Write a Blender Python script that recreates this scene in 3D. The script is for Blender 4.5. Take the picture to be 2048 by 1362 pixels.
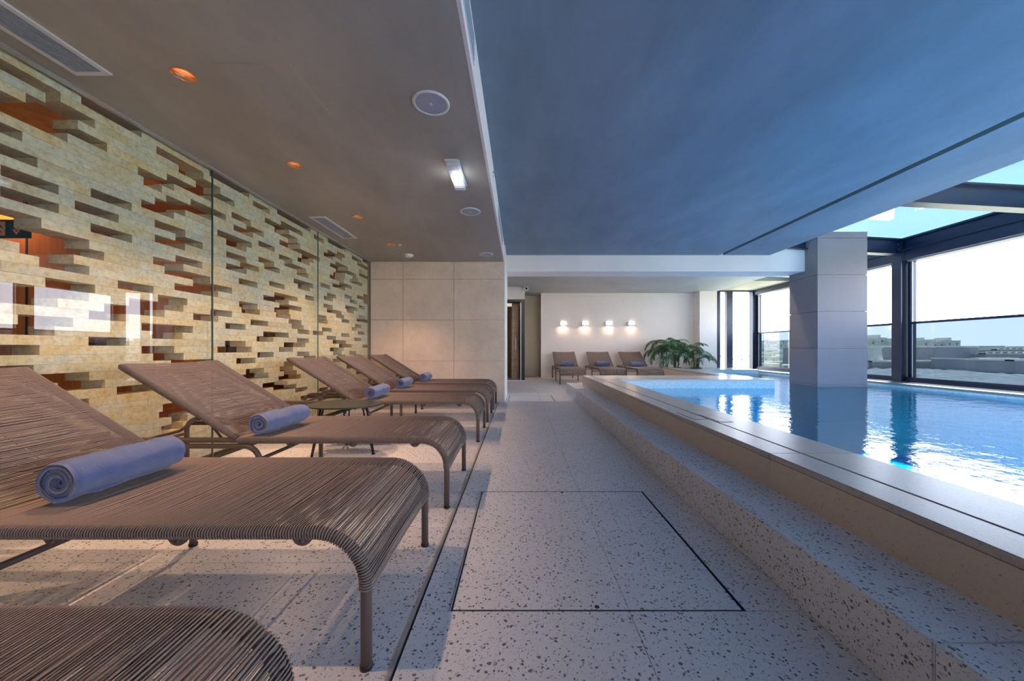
import bpy, bmesh, math, random
from mathutils import Vector, Matrix, noise
random.seed(7)
R = math.radians
for o in list(bpy.data.objects): bpy.data.objects.remove(o)
SC = bpy.context.scene
COL = SC.collection

# ------------------------------------------------------------------ camera
FPX, CU, CV, H = 720.0, 1038.0, 698.0, 0.95
cam_d = bpy.data.cameras.new('camera'); cam = bpy.data.objects.new('camera', cam_d); COL.objects.link(cam)
cam_d.sensor_width = 36.0; cam_d.lens = 36.0*FPX/2048.0
cam_d.shift_x = -(CU-1024)/2048.0; cam_d.shift_y = (CV-681)/2048.0
cam.location = (0, 0, H); cam.rotation_euler = (R(90), 0, 0)
cam_d.clip_start = 0.02; cam_d.clip_end = 8000
SC.camera = cam

# ------------------------------------------------------------------ world, sun, exposure
SKY = 5.3
w = bpy.data.worlds.new('world'); SC.world = w; w.use_nodes = True
nt = w.node_tree; nt.nodes.clear()
out = nt.nodes.new('ShaderNodeOutputWorld'); bg = nt.nodes.new('ShaderNodeBackground')
tc = nt.nodes.new('ShaderNodeTexCoord'); sx = nt.nodes.new('ShaderNodeSeparateXYZ'); rp = nt.nodes.new('ShaderNodeValToRGB')
nt.links.new(tc.outputs['Generated'], sx.inputs[0]); nt.links.new(sx.outputs['Z'], rp.inputs[0])
cr = rp.color_ramp; cr.elements[0].position = 0.0; cr.elements[0].color = (.90, .92, 1, 1)
cr.elements[1].position = 1.0; cr.elements[1].color = (.07, .18, .36, 1)
for p_, c_ in ((.24, (.76, .84, 1)), (.42, (.20, .38, .55))):
    e = cr.elements.new(p_); e.color = (*c_, 1)
nt.links.new(rp.outputs[0], bg.inputs[0]); bg.inputs[1].default_value = SKY
nt.links.new(bg.outputs[0], out.inputs[0])
sd = bpy.data.lights.new('sun', 'SUN'); sun = bpy.data.objects.new('sun', sd); COL.objects.link(sun)
sd.energy = 32.0; sd.angle = R(9); sd.color = (1, .94, .84)
sun.rotation_euler = Vector((-0.34, -0.22, -0.91)).to_track_quat('-Z', 'Y').to_euler()
SC.view_settings.view_transform = 'Standard'; SC.view_settings.look = 'None'
SC.view_settings.gamma = 1; SC.view_settings.use_curve_mapping = False
SC.view_settings.exposure = 1.0

# ------------------------------------------------------------------ materials
def newmat(name):
    m = bpy.data.materials.new(name); m.use_nodes = True; m.node_tree.nodes.clear()
    return m, m.node_tree
def N(t, typ, **kw):
    n = t.nodes.new(typ)
    for k, v in kw.items():
        if k in n.inputs.keys(): n.inputs[k].default_value = v
        else: setattr(n, k, v)
    return n
def pos(t, sc=(1, 1, 1), kind='Position'):
    g = N(t, 'ShaderNodeNewGeometry') if kind == 'Position' else N(t, 'ShaderNodeTexCoord')
    mp = N(t, 'ShaderNodeMapping'); mp.inputs['Scale'].default_value = sc
    t.links.new(g.outputs['Position' if kind == 'Position' else 'Object'], mp.inputs[0]); return mp.outputs[0]
def ramp(t, fac, stops):
    r = N(t, 'ShaderNodeValToRGB'); c = r.color_ramp
    while len(c.elements) > 1: c.elements.remove(c.elements[-1])
    c.elements[0].position = stops[0][0]; c.elements[0].color = (*stops[0][1], 1)
    for p, col in stops[1:]:
        e = c.elements.new(p); e.color = (*col, 1)
    t.links.new(fac, r.inputs[0]); return r.outputs[0]
def mix(t, fac, a, b, mode='MIX'):
    m = N(t, 'ShaderNodeMix', data_type='RGBA', blend_type=mode)
    for i, v in ((0, fac), (6, a), (7, b)):
        if isinstance(v, (int, float)): m.inputs[i].default_value = v
        elif isinstance(v, tuple): m.inputs[i].default_value = (*v, 1) if len(v) == 3 else v
        else: t.links.new(v, m.inputs[i])
    return m.outputs[2]
def bsdf(t, col, rough=.6, metal=0, bump=None, bstr=.2, bdist=.01, spec=.5):
    b = N(t, 'ShaderNodeBsdfPrincipled'); o = N(t, 'ShaderNodeOutputMaterial')
    if isinstance(col, tuple): b.inputs['Base Color'].default_value = (*col, 1)
    else: t.links.new(col, b.inputs['Base Color'])
    if isinstance(rough, (int, float)): b.inputs['Roughness'].default_value = rough
    else: t.links.new(rough, b.inputs['Roughness'])
    b.inputs['Metallic'].default_value = metal
    b.inputs['Specular IOR Level'].default_value = spec
    if bump is not None:
        bn = N(t, 'ShaderNodeBump'); bn.inputs['Strength'].default_value = bstr; bn.inputs['Distance'].default_value = bdist
        t.links.new(bump, bn.inputs['Height']); t.links.new(bn.outputs[0], b.inputs['Normal'])
    t.links.new(b.outputs[0], o.inputs[0]); return b
def noise_tex(t, vec, scale, detail=4, rough=.55):
    n = N(t, 'ShaderNodeTexNoise'); n.inputs['Scale'].default_value = scale
    n.inputs['Detail'].default_value = detail; n.inputs['Roughness'].default_value = rough
    t.links.new(vec, n.inputs['Vector']); return n.outputs[0]
def plain(name, col, rough=.55, metal=0, grain=60, gstr=.06, spec=.5, var=.12):
    m, t = newmat(name); p = pos(t, kind='Object'); n = noise_tex(t, p, grain)
    c = mix(t, n, tuple(x*(1-var) for x in col), tuple(min(1, x*(1+var)) for x in col))
    bsdf(t, c, rough, metal, n, gstr, .002, spec); return m
def emis(name, col, st):
    m, t = newmat(name); e = N(t, 'ShaderNodeEmission'); e.inputs[0].default_value = (*col, 1); e.inputs[1].default_value = st
    o = N(t, 'ShaderNodeOutputMaterial'); t.links.new(e.outputs[0], o.inputs[0]); return m
def schlick(t, f0, nrm=None, power=5.0):
    g = N(t, 'ShaderNodeNewGeometry'); d = N(t, 'ShaderNodeVectorMath', operation='DOT_PRODUCT')
    t.links.new(g.outputs['Incoming'], d.inputs[0]); t.links.new(nrm if nrm else g.outputs['Normal'], d.inputs[1])
    ab = N(t, 'ShaderNodeMath', operation='ABSOLUTE'); t.links.new(d.outputs['Value'], ab.inputs[0])
    om = N(t, 'ShaderNodeMath', operation='SUBTRACT', use_clamp=True); om.inputs[0].default_value = 1; t.links.new(ab.outputs[0], om.inputs[1])
    pw = N(t, 'ShaderNodeMath', operation='POWER'); t.links.new(om.outputs[0], pw.inputs[0]); pw.inputs[1].default_value = power
    ma = N(t, 'ShaderNodeMath', operation='MULTIPLY_ADD', use_clamp=True); t.links.new(pw.outputs[0], ma.inputs[0]); ma.inputs[1].default_value = 1-f0; ma.inputs[2].default_value = f0
    return ma.outputs[0]
def glass(name, tint=(1, 1, 1), f0=.05):
    m, t = newmat(name); tr = N(t, 'ShaderNodeBsdfTransparent'); tr.inputs[0].default_value = (*tint, 1)
    gl = N(t, 'ShaderNodeBsdfGlossy'); gl.inputs['Roughness'].default_value = 0.0
    mx = N(t, 'ShaderNodeMixShader'); o = N(t, 'ShaderNodeOutputMaterial')
    t.links.new(schlick(t, f0), mx.inputs[0]); t.links.new(tr.outputs[0], mx.inputs[1]); t.links.new(gl.outputs[0], mx.inputs[2])
    t.links.new(mx.outputs[0], o.inputs[0]); return m

def terrazzo(name, base, chip, rough=.5, dens=.58, tint2=None, sc=82):
    m, t = newmat(name); p = pos(t)
    dn = N(t, 'ShaderNodeTexNoise'); dn.inputs['Scale'].default_value = 55; t.links.new(p, dn.inputs['Vector'])
    va = N(t, 'ShaderNodeVectorMath', operation='SCALE'); va.inputs['Scale'].default_value = .020
    t.links.new(dn.outputs['Color'], va.inputs[0])
    ad = N(t, 'ShaderNodeVectorMath', operation='ADD'); t.links.new(p, ad.inputs[0]); t.links.new(va.outputs[0], ad.inputs[1])
    col = base
    cloud = noise_tex(t, p, 2.2, 5)
    col = mix(t, cloud, tuple(c*.9 for c in base), tuple(min(1, c*1.08) for c in base))
    for k, (s, rad, thr, cc) in enumerate(((sc, .36, 1-dens, chip), (sc*1.8, .36, 1-dens*1.1, tuple((a+b)/2 for a, b in zip(chip, base))), (sc*.8, .2, .8, (.32, .24, .16)))):
        v = N(t, 'ShaderNodeTexVoronoi'); v.inputs['Scale'].default_value = s; v.inputs['Randomness'].default_value = 1
        t.links.new(ad.outputs[0], v.inputs['Vector'])
        sp = N(t, 'ShaderNodeSeparateColor'); t.links.new(v.outputs['Color'], sp.inputs[0])
        rr = N(t, 'ShaderNodeMath', operation='MULTIPLY'); t.links.new(sp.outputs[1], rr.inputs[0]); rr.inputs[1].default_value = rad*1.3
        lt = N(t, 'ShaderNodeMath', operation='LESS_THAN'); t.links.new(v.outputs['Distance'], lt.inputs[0]); t.links.new(rr.outputs[0], lt.inputs[1])
        gt = N(t, 'ShaderNodeMath', operation='GREATER_THAN'); t.links.new(sp.outputs[0], gt.inputs[0]); gt.inputs[1].default_value = thr
        mu = N(t, 'ShaderNodeMath', operation='MULTIPLY'); t.links.new(lt.outputs[0], mu.inputs[0]); t.links.new(gt.outputs[0], mu.inputs[1])
        col = mix(t, mu.outputs[0], col, cc)
    bsdf(t, col, rough, 0, cloud, .05, .002, .35); return m

def travertine(name):
    m, t = newmat(name); p = pos(t, (1, 1, 1))
    oi = N(t, 'ShaderNodeObjectInfo')
    sc = N(t, 'ShaderNodeVectorMath', operation='SCALE'); sc.inputs['Scale'].default_value = 9
    cb = N(t, 'ShaderNodeCombineXYZ'); t.links.new(oi.outputs['Random'], cb.inputs[0]); t.links.new(oi.outputs['Random'], cb.inputs[2])
    t.links.new(cb.outputs[0], sc.inputs[0])
    ad = N(t, 'ShaderNodeVectorMath', operation='ADD'); t.links.new(p, ad.inputs[0]); t.links.new(sc.outputs[0], ad.inputs[1])
    n1 = noise_tex(t, ad.outputs[0], 3.2, 6, .6); n2 = noise_tex(t, ad.outputs[0], 34, 6, .7)
    c1 = ramp(t, n1, [(.30, (.66, .63, .55)), (.46, (.80, .75, .62)), (.58, (.76, .62, .38)), (.72, (.85, .82, .76))])
    c2 = ramp(t, n2, [(.30, (.55, .50, .40)), (.5, (.9, .9, .88)), (.72, (1.1, 1.1, 1.1))])
    c = mix(t, .75, c1, c2, 'MULTIPLY')
    tn = ramp(t, oi.outputs['Random'], [(0, (.86, .88, .9)), (.5, (1, 1, .98)), (1, (1.05, .98, .85))])
    c = mix(t, 1.0, c, tn, 'MULTIPLY')
    bsdf(t, c, .8, 0, n2, .35, .004, .25); return m

def plaster(name, base, vary=.10, sc=1.6, stretch=(1, 1, 1), rough=.65, mottle=0.0):
    m, t = newmat(name); p = pos(t, stretch)
    n1 = noise_tex(t, p, sc, 7, .62); n2 = noise_tex(t, p, 40, 3)
    lo = tuple(c*(1-vary) for c in base); hi = tuple(min(1, c*(1+vary)) for c in base)
    c = ramp(t, n1, [(.32, lo), (.68, hi)])
    if mottle:
        c = mix(t, mottle, c, ramp(t, n2, [(.3, lo), (.7, (1, 1, 1))]), 'MULTIPLY')
    bsdf(t, c, rough, 0, n2, .06, .003, .3); return m

M = {}
M['terrazzo'] = terrazzo('terrazzo', (.70, .69, .73), (.15, .145, .155))
M['coping'] = terrazzo('coping_stone', (.46, .42, .40), (.35, .31, .28), rough=.30, dens=.5, sc=120)
M['coping_riser'] = terrazzo('coping_riser_stone', (.60, .50, .42), (.50, .41, .34), rough=.6, dens=.4, sc=120)
M['sill_stone'] = terrazzo('sill_stone', (.26, .26, .25), (.20, .20, .19), rough=.4, dens=.4, sc=120)
M['coping_light'] = terrazzo('coping_pale_stone', (.60, .57, .52), (.50, .46, .42), rough=.25, dens=.4, sc=120)
M['travertine'] = travertine('travertine')
M['ceilpool'] = plaster('blue_bounce_tinted_ceiling', (.24, .29, .34), .13, 1.3, (1.6, .7, 1))  # blue bounce light from the pool is put into the plaster colour
M['ceil'] = plaster('brushed_cement_ceiling', (.42, .395, .34), .13, 1.3, (1.6, .7, 1))
M['wall'] = plaster('cream_plaster', (.90, .82, .78), .03, 1.2)
M['niche'] = plaster('beige_niche_plaster', (.55, .48, .38), .05, 1.2)
M['stone'] = plaster('sandstone', (.82, .66, .54), .10, 2.2, (1, 1, 1), .75, .25)
M['grout'] = plain('grout', (.55, .38, .22), .9)
M['dark'] = plain('dark_recess', (.03, .03, .03), .8)
M['black'] = plain('black_metal', (.012, .012, .014), .4)
M['steel'] = plain('navy_painted_steel', (.014, .024, .055), .38, 0, 20, .02)
M['alu'] = plain('aluminium', (.62, .62, .64), .35, .7, 40, .02)
M['white'] = plain('white_paint', (.72, .72, .74), .45)
M['vent'] = plain('grey_blue_vent', (.40, .44, .52), .5)
M['chrome'] = plain('chrome', (.75, .75, .76), .15, 1.0)
M['copper'] = plain('copper_reflector', (.85, .42, .20), .25, .85)
M['frame'] = plain('taupe_powder_coat', (.115, .082, .070), .45, 0, 200, .03)
M['cord'] = plain('taupe_cord', (.25, .185, .16), .75, 0, 300, .1, .3, .2)
M['tabletop'] = plain('dark_table', (.035, .042, .038), .35)
M['wood'] = None
def wood(name, a, b, sc=(14, 14, 1.2), rough=.45):
    m, t = newmat(name); p = pos(t, sc); n = noise_tex(t, p, 1.0, 6, .6)
    c = ramp(t, n, [(.35, a), (.65, b)]); bsdf(t, c, rough, 0, n, .05, .002); return m
M['wood'] = wood('warm_wood', (.34, .15, .05), (.50, .24, .09))
M['woodgrey'] = wood('grey_brown_wood', (.28, .19, .12), (.42, .30, .20), (3, 3, 30))
M['glass'] = glass('clear_glass', (.97, .985, 1), .05)
M['glass_low'] = glass('hazy_blue_sash_glass', (.068, .09, .12), .05)
M['glass_wall'] = glass('green_edge_glass', (.94, .965, .925), .07)
M['glass_roof'] = glass('blue_roof_glass', (.085, .145, .21), .10)
M['pane_edge'] = plain('glass_edge', (.10, .17, .15), .2)

def towel_mat():
    m, t = newmat('periwinkle_terry'); p = pos(t, kind='Object')
    n1 = noise_tex(t, p, 16, 4); n2 = noise_tex(t, p, 420, 2, .7)
    c = mix(t, n1, (.085, .115, .27), (.15, .19, .38)); c = mix(t, .5, c, ramp(t, n2, [(.3, (.55, .55, .6)), (.7, (1.1, 1.1, 1.1))]), 'MULTIPLY')
    b = bsdf(t, c, .95, 0, n2, .9, .004, .1); b.inputs['Sheen Weight'].default_value = .4; return m
M['towel'] = towel_mat()
def leaf_mat():
    m, t = newmat('palm_leaf'); p = pos(t, kind='Object'); n = noise_tex(t, p, 9, 3)
    c = ramp(t, n, [(.3, (.015, .06, .02)), (.7, (.06, .17, .045))]); bsdf(t, c, .4, 0, n, .1, .002, .5); return m
M['leaf'] = leaf_mat()
M['stem'] = plain('palm_stem', (.10, .12, .05), .7)
M['pot'] = plain('brown_pot', (.16, .09, .06), .6)
def mosaic():
    m, t = newmat('pool_mosaic'); g = N(t, 'ShaderNodeNewGeometry')
    sx = N(t, 'ShaderNodeSeparateXYZ'); t.links.new(g.outputs['Position'], sx.inputs[0])
    a = N(t, 'ShaderNodeMath', operation='ADD'); t.links.new(sx.outputs[0], a.inputs[0]); t.links.new(sx.outputs[1], a.inputs[1])
    cb = N(t, 'ShaderNodeCombineXYZ'); t.links.new(a.outputs[0], cb.inputs[0]); t.links.new(sx.outputs[2], cb.inputs[1])
    b = N(t, 'ShaderNodeTexBrick'); b.offset = 0.0
    b.inputs['Scale'].default_value = 1; b.inputs['Brick Width'].default_value = .026; b.inputs['Row Height'].default_value = .026
    b.inputs['Mortar Size'].default_value = .0016
    b.inputs['Color1'].default_value = (.36, .62, .70, 1); b.inputs['Color2'].default_value = (.50, .74, .80, 1); b.inputs['Mortar'].default_value = (.55, .60, .60, 1)
    t.links.new(cb.outputs[0], b.inputs['Vector'])
    bsdf(t, b.outputs[0], .25, 0, b.outputs[1], .3, -.002, .5); return m
M['mosaic'] = mosaic()
M['poolfloor'] = plaster('pool_floor_tile', (.01, .38, .66), .10, 1.0)
def water():
    m, t = newmat('pool_water'); tr = N(t, 'ShaderNodeBsdfTransparent'); tr.inputs[0].default_value = (.20, .80, 1, 1)
    gl = N(t, 'ShaderNodeBsdfGlossy'); gl.inputs['Roughness'].default_value = 0.02
    p = pos(t, (1, 1, 1)); n1 = noise_tex(t, p, 5.0, 3, .5); n2 = noise_tex(t, p, 22, 3, .5)
    mm = N(t, 'ShaderNodeMath', operation='MULTIPLY_ADD'); t.links.new(n2, mm.inputs[0]); mm.inputs[1].default_value = .22; t.links.new(n1, mm.inputs[2])
    bn = N(t, 'ShaderNodeBump'); bn.inputs['Strength'].default_value = .19; bn.inputs['Distance'].default_value = .03
    t.links.new(mm.outputs[0], bn.inputs['Height'])
    t.links.new(bn.outputs[0], gl.inputs['Normal'])
    mx = N(t, 'ShaderNodeMixShader'); o = N(t, 'ShaderNodeOutputMaterial')
    t.links.new(schlick(t, .04, bn.outputs[0]), mx.inputs[0]); t.links.new(tr.outputs[0], mx.inputs[1]); t.links.new(gl.outputs[0], mx.inputs[2])
    t.links.new(mx.outputs[0], o.inputs[0]); return m
M['water'] = water()
M['lamp'] = emis('warm_lamp', (1, .80, .55), 9.0)
M['lamp_led'] = emis('led_lamp', (1, .84, .62), 1.6)
M['led_cool'] = emis('cool_led', (.85, .9, 1), 2.0)
M['prism'] = plain('frosted_prism', (.75, .77, .85), .2)
M['exitgreen'] = plain('exit_green', (.0, .10, .085), .4)
M['exitpale'] = plain('exit_pale', (.75, .62, .40), .5)
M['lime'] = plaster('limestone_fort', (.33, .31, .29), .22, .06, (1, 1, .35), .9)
M['limelight'] = plaster('sunlit_limestone', (.74, .68, .56), .12, .1, (1, 1, 1), .9)  # paler copy of the fort stone, sunlit tops and faces put into the colour
M['town'] = plaster('town_plaster', (.72, .68, .58), .15, .03, (1, 1, 1), .9)
M['townwin'] = plain('town_window', (.12, .13, .14), .4)
M['land'] = plaster('scrub_ground', (.27, .28, .22), .25, .05, (1, 1, 1), .95)
M['rubble'] = plaster('rocky_scrub', (.15, .16, .155), .4, .35, (1, 1, 1), .95)
M['bush'] = plaster('scrub_bushes', (.10, .13, .07), .3, .2, (1, 1, 1), .95)

# ------------------------------------------------------------------ mesh helpers
def link(name, me, mat, parent=None, world=False):
    o = bpy.data.objects.new(name, me); COL.objects.link(o)
    if mat and not me.materials: me.materials.append(mat)
    if parent:
        o.parent = parent
        if world: o.location = -parent.location
    return o
def from_bm(name, bm, mat, parent=None, world=False, smooth=False):
    me = bpy.data.meshes.new(name); bm.normal_update(); bm.to_mesh(me); bm.free()
    if smooth: me.shade_smooth()
    return link(name, me, mat, parent, world)
def from_py(name, vs, fs, mat, parent=None, world=False, smooth=False):
    me = bpy.data.meshes.new(name); me.from_pydata(vs, [], fs); me.update()
    if smooth: me.shade_smooth()
    return link(name, me, mat, parent, world)
def addbox(bm, x0, x1, y0, y1, z0, z1, bev=0):
    vs = [bm.verts.new((x, y, z)) for x in (x0, x1) for y in (y0, y1) for z in (z0, z1)]
    f = [(0, 1, 3, 2), (4, 6, 7, 5), (0, 4, 5, 1), (2, 3, 7, 6), (0, 2, 6, 4), (1, 5, 7, 3)]
    fs = [bm.faces.new([vs[i] for i in q]) for q in f]
    if bev:
        es = list({e for q in fs for e in q.edges})
        bmesh.ops.bevel(bm, geom=es, offset=bev, segments=2, affect='EDGES', clamp_overlap=True)
def box(name, x0, x1, y0, y1, z0, z1, mat, parent=None, bev=0, world=True):
    bm = bmesh.new(); addbox(bm, x0, x1, y0, y1, z0, z1, bev)
    return from_bm(name, bm, mat, parent, world)
UNIT = {}
def unit_box(mat):
    k = mat.name
    if k not in UNIT:
        bm = bmesh.new(); addbox(bm, -.5, .5, -.5, .5, -.5, .5)
        me = bpy.data.meshes.new('piece_'+k); bm.to_mesh(me); bm.free(); me.materials.append(mat); UNIT[k] = me
    return UNIT[k]
def piece(name, x0, x1, y0, y1, z0, z1, mat, parent):
    o = bpy.data.objects.new(name, unit_box(mat)); COL.objects.link(o); o.parent = parent
    o.scale = (x1-x0, y1-y0, z1-z0)
    o.location = Vector(((x0+x1)/2, (y0+y1)/2, (z0+z1)/2)) - parent.location
    return o
def prism(bm, poly, z0, z1, cap=True):
    a = [bm.verts.new((x, y, z0)) for x, y in poly]; b = [bm.verts.new((x, y, z1)) for x, y in poly]
    n = len(poly)
    for i in range(n): bm.faces.new((a[i], a[(i+1) % n], b[(i+1) % n], b[i]))
    if cap: bm.faces.new(a[::-1]); bm.faces.new(b)
def lathe(bm, prof, c=(0, 0, 0), n=32, flip=False):
    rings = []
    for r, z in prof:
        if r < 1e-6: rings.append([bm.verts.new((c[0], c[1], c[2]+z))])
        else: rings.append([bm.verts.new((c[0]+r*math.cos(2*math.pi*i/n), c[1]+r*math.sin(2*math.pi*i/n), c[2]+z)) for i in range(n)])
    for a, b in zip(rings, rings[1:]):
        for i in range(n):
            j = (i+1) % n
            q = [a[i % len(a)], a[j % len(a)], b[j % len(b)], b[i % len(b)]]
            q = [v for k, v in enumerate(q) if v not in q[:k]]
            if len(q) > 2: bm.faces.new(q)
def fillet(pts, r, n=6):
    pts = [Vector(p) for p in pts]; out = [pts[0]]
    for i in range(1, len(pts)-1):
        a, b, c = pts[i-1], pts[i], pts[i+1]
        d1 = (a-b).normalized(); d2 = (c-b).normalized(); ang = d1.angle(d2)
        if ang > 3.1: out.append(b); continue
        rr = r[i-1] if isinstance(r, (list, tuple)) else r
        tl = min(rr/math.tan(ang/2), (a-b).length*.49, (c-b).length*.95); rr = tl*math.tan(ang/2)
        p1 = b+d1*tl; p2 = b+d2*tl
        cen = b+(d1+d2).normalized()*(rr/math.sin(ang/2))
        for k in range(n+1):
            t = k/n; v = (p1-cen).lerp(p2-cen, t)
            if v.length > 1e-6: out.append(cen+v.normalized()*rr)
    out.append(pts[-1]); return out
def tube(bm, pts, r, n=10, cap=True):
    pts = [Vector(p) for p in pts]; rings = []; up = None
    for i, p in enumerate(pts):
        t = (pts[min(i+1, len(pts)-1)]-pts[max(i-1, 0)]).normalized()
        if up is None:
            up = Vector((0, 0, 1)) if abs(t.z) < .9 else Vector((0, 1, 0))
        a = t.cross(up).normalized(); b = a.cross(t).normalized(); up = b
        rr = r[i] if isinstance(r, (list, tuple)) else r
        rings.append([bm.verts.new(p+(a*math.cos(2*math.pi*k/n)+b*math.sin(2*math.pi*k/n))*rr) for k in range(n)])
    for a, b in zip(rings, rings[1:]):
        for k in range(n): bm.faces.new((a[k], a[(k+1) % n], b[(k+1) % n], b[k]))
    if cap: bm.faces.new(rings[0][::-1]); bm.faces.new(rings[-1])
def tubeobj(name, paths, r, mat, parent=None, n=10, world=False):
    bm = bmesh.new()
    for p in paths: tube(bm, p, r, n)
    bmesh.ops.recalc_face_normals(bm, faces=bm.faces)
    return from_bm(name, bm, mat, parent, world, True)
def empty(name, loc=(0, 0, 0), rz=0):
    o = bpy.data.objects.new(name, None); COL.objects.link(o); o.location = loc; o.rotation_euler = (0, 0, rz)
    o.empty_display_size = .1; return o
def tag(o, label, cat, group=None, kind=None):
    o['label'] = label; o['category'] = cat
    if group: o['group'] = group
    if kind: o['kind'] = kind
    return o
def struct(o): o['kind'] = 'structure'; return o
def stuff(o): o['kind'] = 'stuff'; return o
def copy_tree(o, parent=None):
    c = o.copy(); COL.objects.link(c); c.parent = parent
    for ch in list(o.children): copy_tree(ch, c)
    return c

# ================================================================== SETTING
XL, XF = -2.636, -0.26          # glass wall, fascia
ZL, ZU = 2.503, 2.80            # low and high ceiling
YS = 6.39                       # sandstone wall
YB = 11.9                       # back wall
X2, Z2 = 1.037, .217            # step
X1, Z1 = 1.324, .40             # pool rim
XI = 1.775                      # inner edge of rim
YP = 6.5                        # near basin far end
XE = 4.25                       # left edge of far basin rim
XW = 7.6; XWI = 7.0             # window plane, inner wall of the pool
ZW = .24
Y0 = -3.0

# floor: dark screed with terrazzo slabs
bm = bmesh.new()
addbox(bm, -6.0, XI-.01, Y0-.2, 13.2, -.30, -.030); addbox(bm, XI-.01, XE+.35, YP+.01, 13.2, -.30, -.030); addbox(bm, XE+.35, 8.2, 10.52, 13.2, -.30, -.030)
floor = struct(from_bm('floor', bm, M['dark']))
def slab(x0, x1, y0, y1, name='terrazzo_slab', g=.0012, top=0.0, par=None):
    return piece(name, x0+g, x1-g, y0+g, y1-g, top-.0285, top, M['terrazzo'], par or floor)
hx0, hx1, hy0, hy1 = -.253, .823, 1.305, 2.40
h2 = (-.20, .66, 6.50, 7.36)
G = .006
# strip between drain and step, around the two hatches
def strip(x0, x1, ys):
    for a, b in zip(ys, ys[1:]): slab(x0, x1, a, b)
DR = -.365
strip(DR, .40, [Y0, -.9, .2, hy0]); strip(.40, X2+.02, [Y0, -.9, .2, hy0])
slab(DR, hx0, hy0, hy1); slab(hx1, X2+.02, hy0, hy1)
strip(DR, .40, [hy1, 3.6, 4.8, 5.9, h2[2]]); strip(.40, X2+.02, [hy1, 3.6, 4.8, 5.9, h2[2]])
slab(DR, h2[0], h2[2], h2[3]); slab(h2[1], X2+.02, h2[2], h2[3])
slab(DR, .40, h2[3], 8.6); slab(.40, X2+.02, h2[3], 8.6)
for a, b in ((8.6, 10.0), (10.0, 11.4), (11.4, 13.0)): slab(DR, X2+.02, a, b)
for xa, xb in ((X2+.02, 2.3), (2.3, 3.6), (3.6, 5.0), (5.0, 6.6)):
    ya = 7.0
    for a, b in ((7.0, 8.5), (8.5, 10.0), (10.0, 11.95)):
        if xa >= 3.6 and b <= 10.0: b2 = b; slab(xa, min(xb, XE+.02), a, b) if xa < XE else None
        elif xa >= 5.0: slab(xa, xb, 11.0, 11.95)
        else: slab(xa, xb, a, b)
# left of the drain
for xa, xb in ((-2.70, -1.75), (-1.75, DR-.018)):
    for a, b in ((Y0, -1.2), (-1.2, .2), (.2, 1.6), (1.6, 3.0), (3.0, 4.4), (4.4, 5.6), (5.6, YS+.3)): slab(xa, xb, a, b)
slab(-2.70, DR, YS+.3, 13.0)
def hatch(x0, x1, y0, y1, label):
    r = tag(empty('floor_hatch', ((x0+x1)/2, (y0+y1)/2, -.03)), label, 'floor hatch')
    mid = .40 if x0 < .40 < x1 else (x0+x1)/2
    piece('panel', x0+.012, mid-.001, y0+.007, y1-.007, -.026, .0005, M['terrazzo'], r)
    piece('panel', mid+.001, x1-.012, y0+.007, y1-.007, -.026, .0005, M['terrazzo'], r)
    for nm, q in (('edge_trim', (x0, x0+.005, y0, y1)), ('edge_joint', (x1-.004, x1, y0, y1)), ('edge_joint', (x0+.005, x1, y0, y0+.003)), ('edge_joint', (x0+.005, x1, y1-.004, y1))):
        piece(nm, q[0], q[1], q[2], q[3], -.027, .002 if nm == 'edge_trim' else .0008, M['alu'] if nm == 'edge_trim' else M['black'], r)
    return r
ht = hatch(hx0, hx1, hy0, hy1, 'large square terrazzo floor hatch in the walkway foreground with thin metal edges')
for px_, py_ in ((.287, hy0+.02), (.285, hy1-.02)):
    bm = bmesh.new(); lathe(bm, [(0, 0), (.009, 0), (.009, .0012), (0, .0012)], (px_, py_, .0006), 12)
    from_bm('lifting_hole', bm, M['black'], ht, True)
hatch(*h2, 'small terrazzo floor hatch far down the walkway beside the doorway')
# drain
dr = tag(empty('floor_drain', (DR, 2, -.03)), 'long thin metal slot drain running along the feet of the loungers', 'drain')
piece('metal_edge', DR-.018, DR-.0085, Y0, YS-.02, -.028, .003, M['alu'], dr)
piece('slot_channel', DR-.0085, DR-.001, Y0, YS-.02, -.028, -.012, M['black'], dr)

# pool step and rim
st = tag(empty('pool_step', (X2, 2, 0)), 'speckled terrazzo step running along the pool rim', 'step')
for a, b in ((Y0, -.6), (-.6, .9), (.9, 2.35), (2.35, 3.8), (3.8, 5.2), (5.2, 6.6), (6.6, 7.86)):
    bm = bmesh.new(); addbox(bm, X2, X1+.05, a+.0008, b-.0008, 0, Z2, .004); from_bm('step_slab', bm, M['terrazzo'], st, True)
pool = tag(empty('swimming_pool', (4, 3, 0)), 'long raised indoor swimming pool with stone rim and pale mosaic sides', 'pool')
ycuts = [Y0, -.9, .55, 1.9, 3.25, 4.6, 5.9, 7.5]
XS = 1.485
for a, b in zip(ycuts, ycuts[1:]):
    box('rim_facing', X1, X1+.02, a+.001, b-.001, Z2, Z1-.032, M['coping_riser'], pool)
    box('coping_slab', X1-.002, XS, a+.001, b-.001, Z1-.03, Z1, M['coping'], pool, .003)
    if b < 7.4: box('coping_slab', XS+.011, XI, a+.001, b-.001, Z1-.03, Z1, M['coping'], pool, .003)
box('coping_slab', XS+.011, XI, 5.901, YP+.0, Z1-.03, Z1, M['coping'], pool, .003)
box('overflow_slot', XS, XS+.011, Y0, 7.45, Z1-.05, Z1-.022, M['black'], pool)
box('rim_core', X1+.02, XI, Y0, 7.48, -.03, Z1-.031, M['coping_riser'], pool)
for a, b in ((1.76, 2.6), (2.6, 3.44), (3.44, XE+.05)):
    pass
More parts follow.
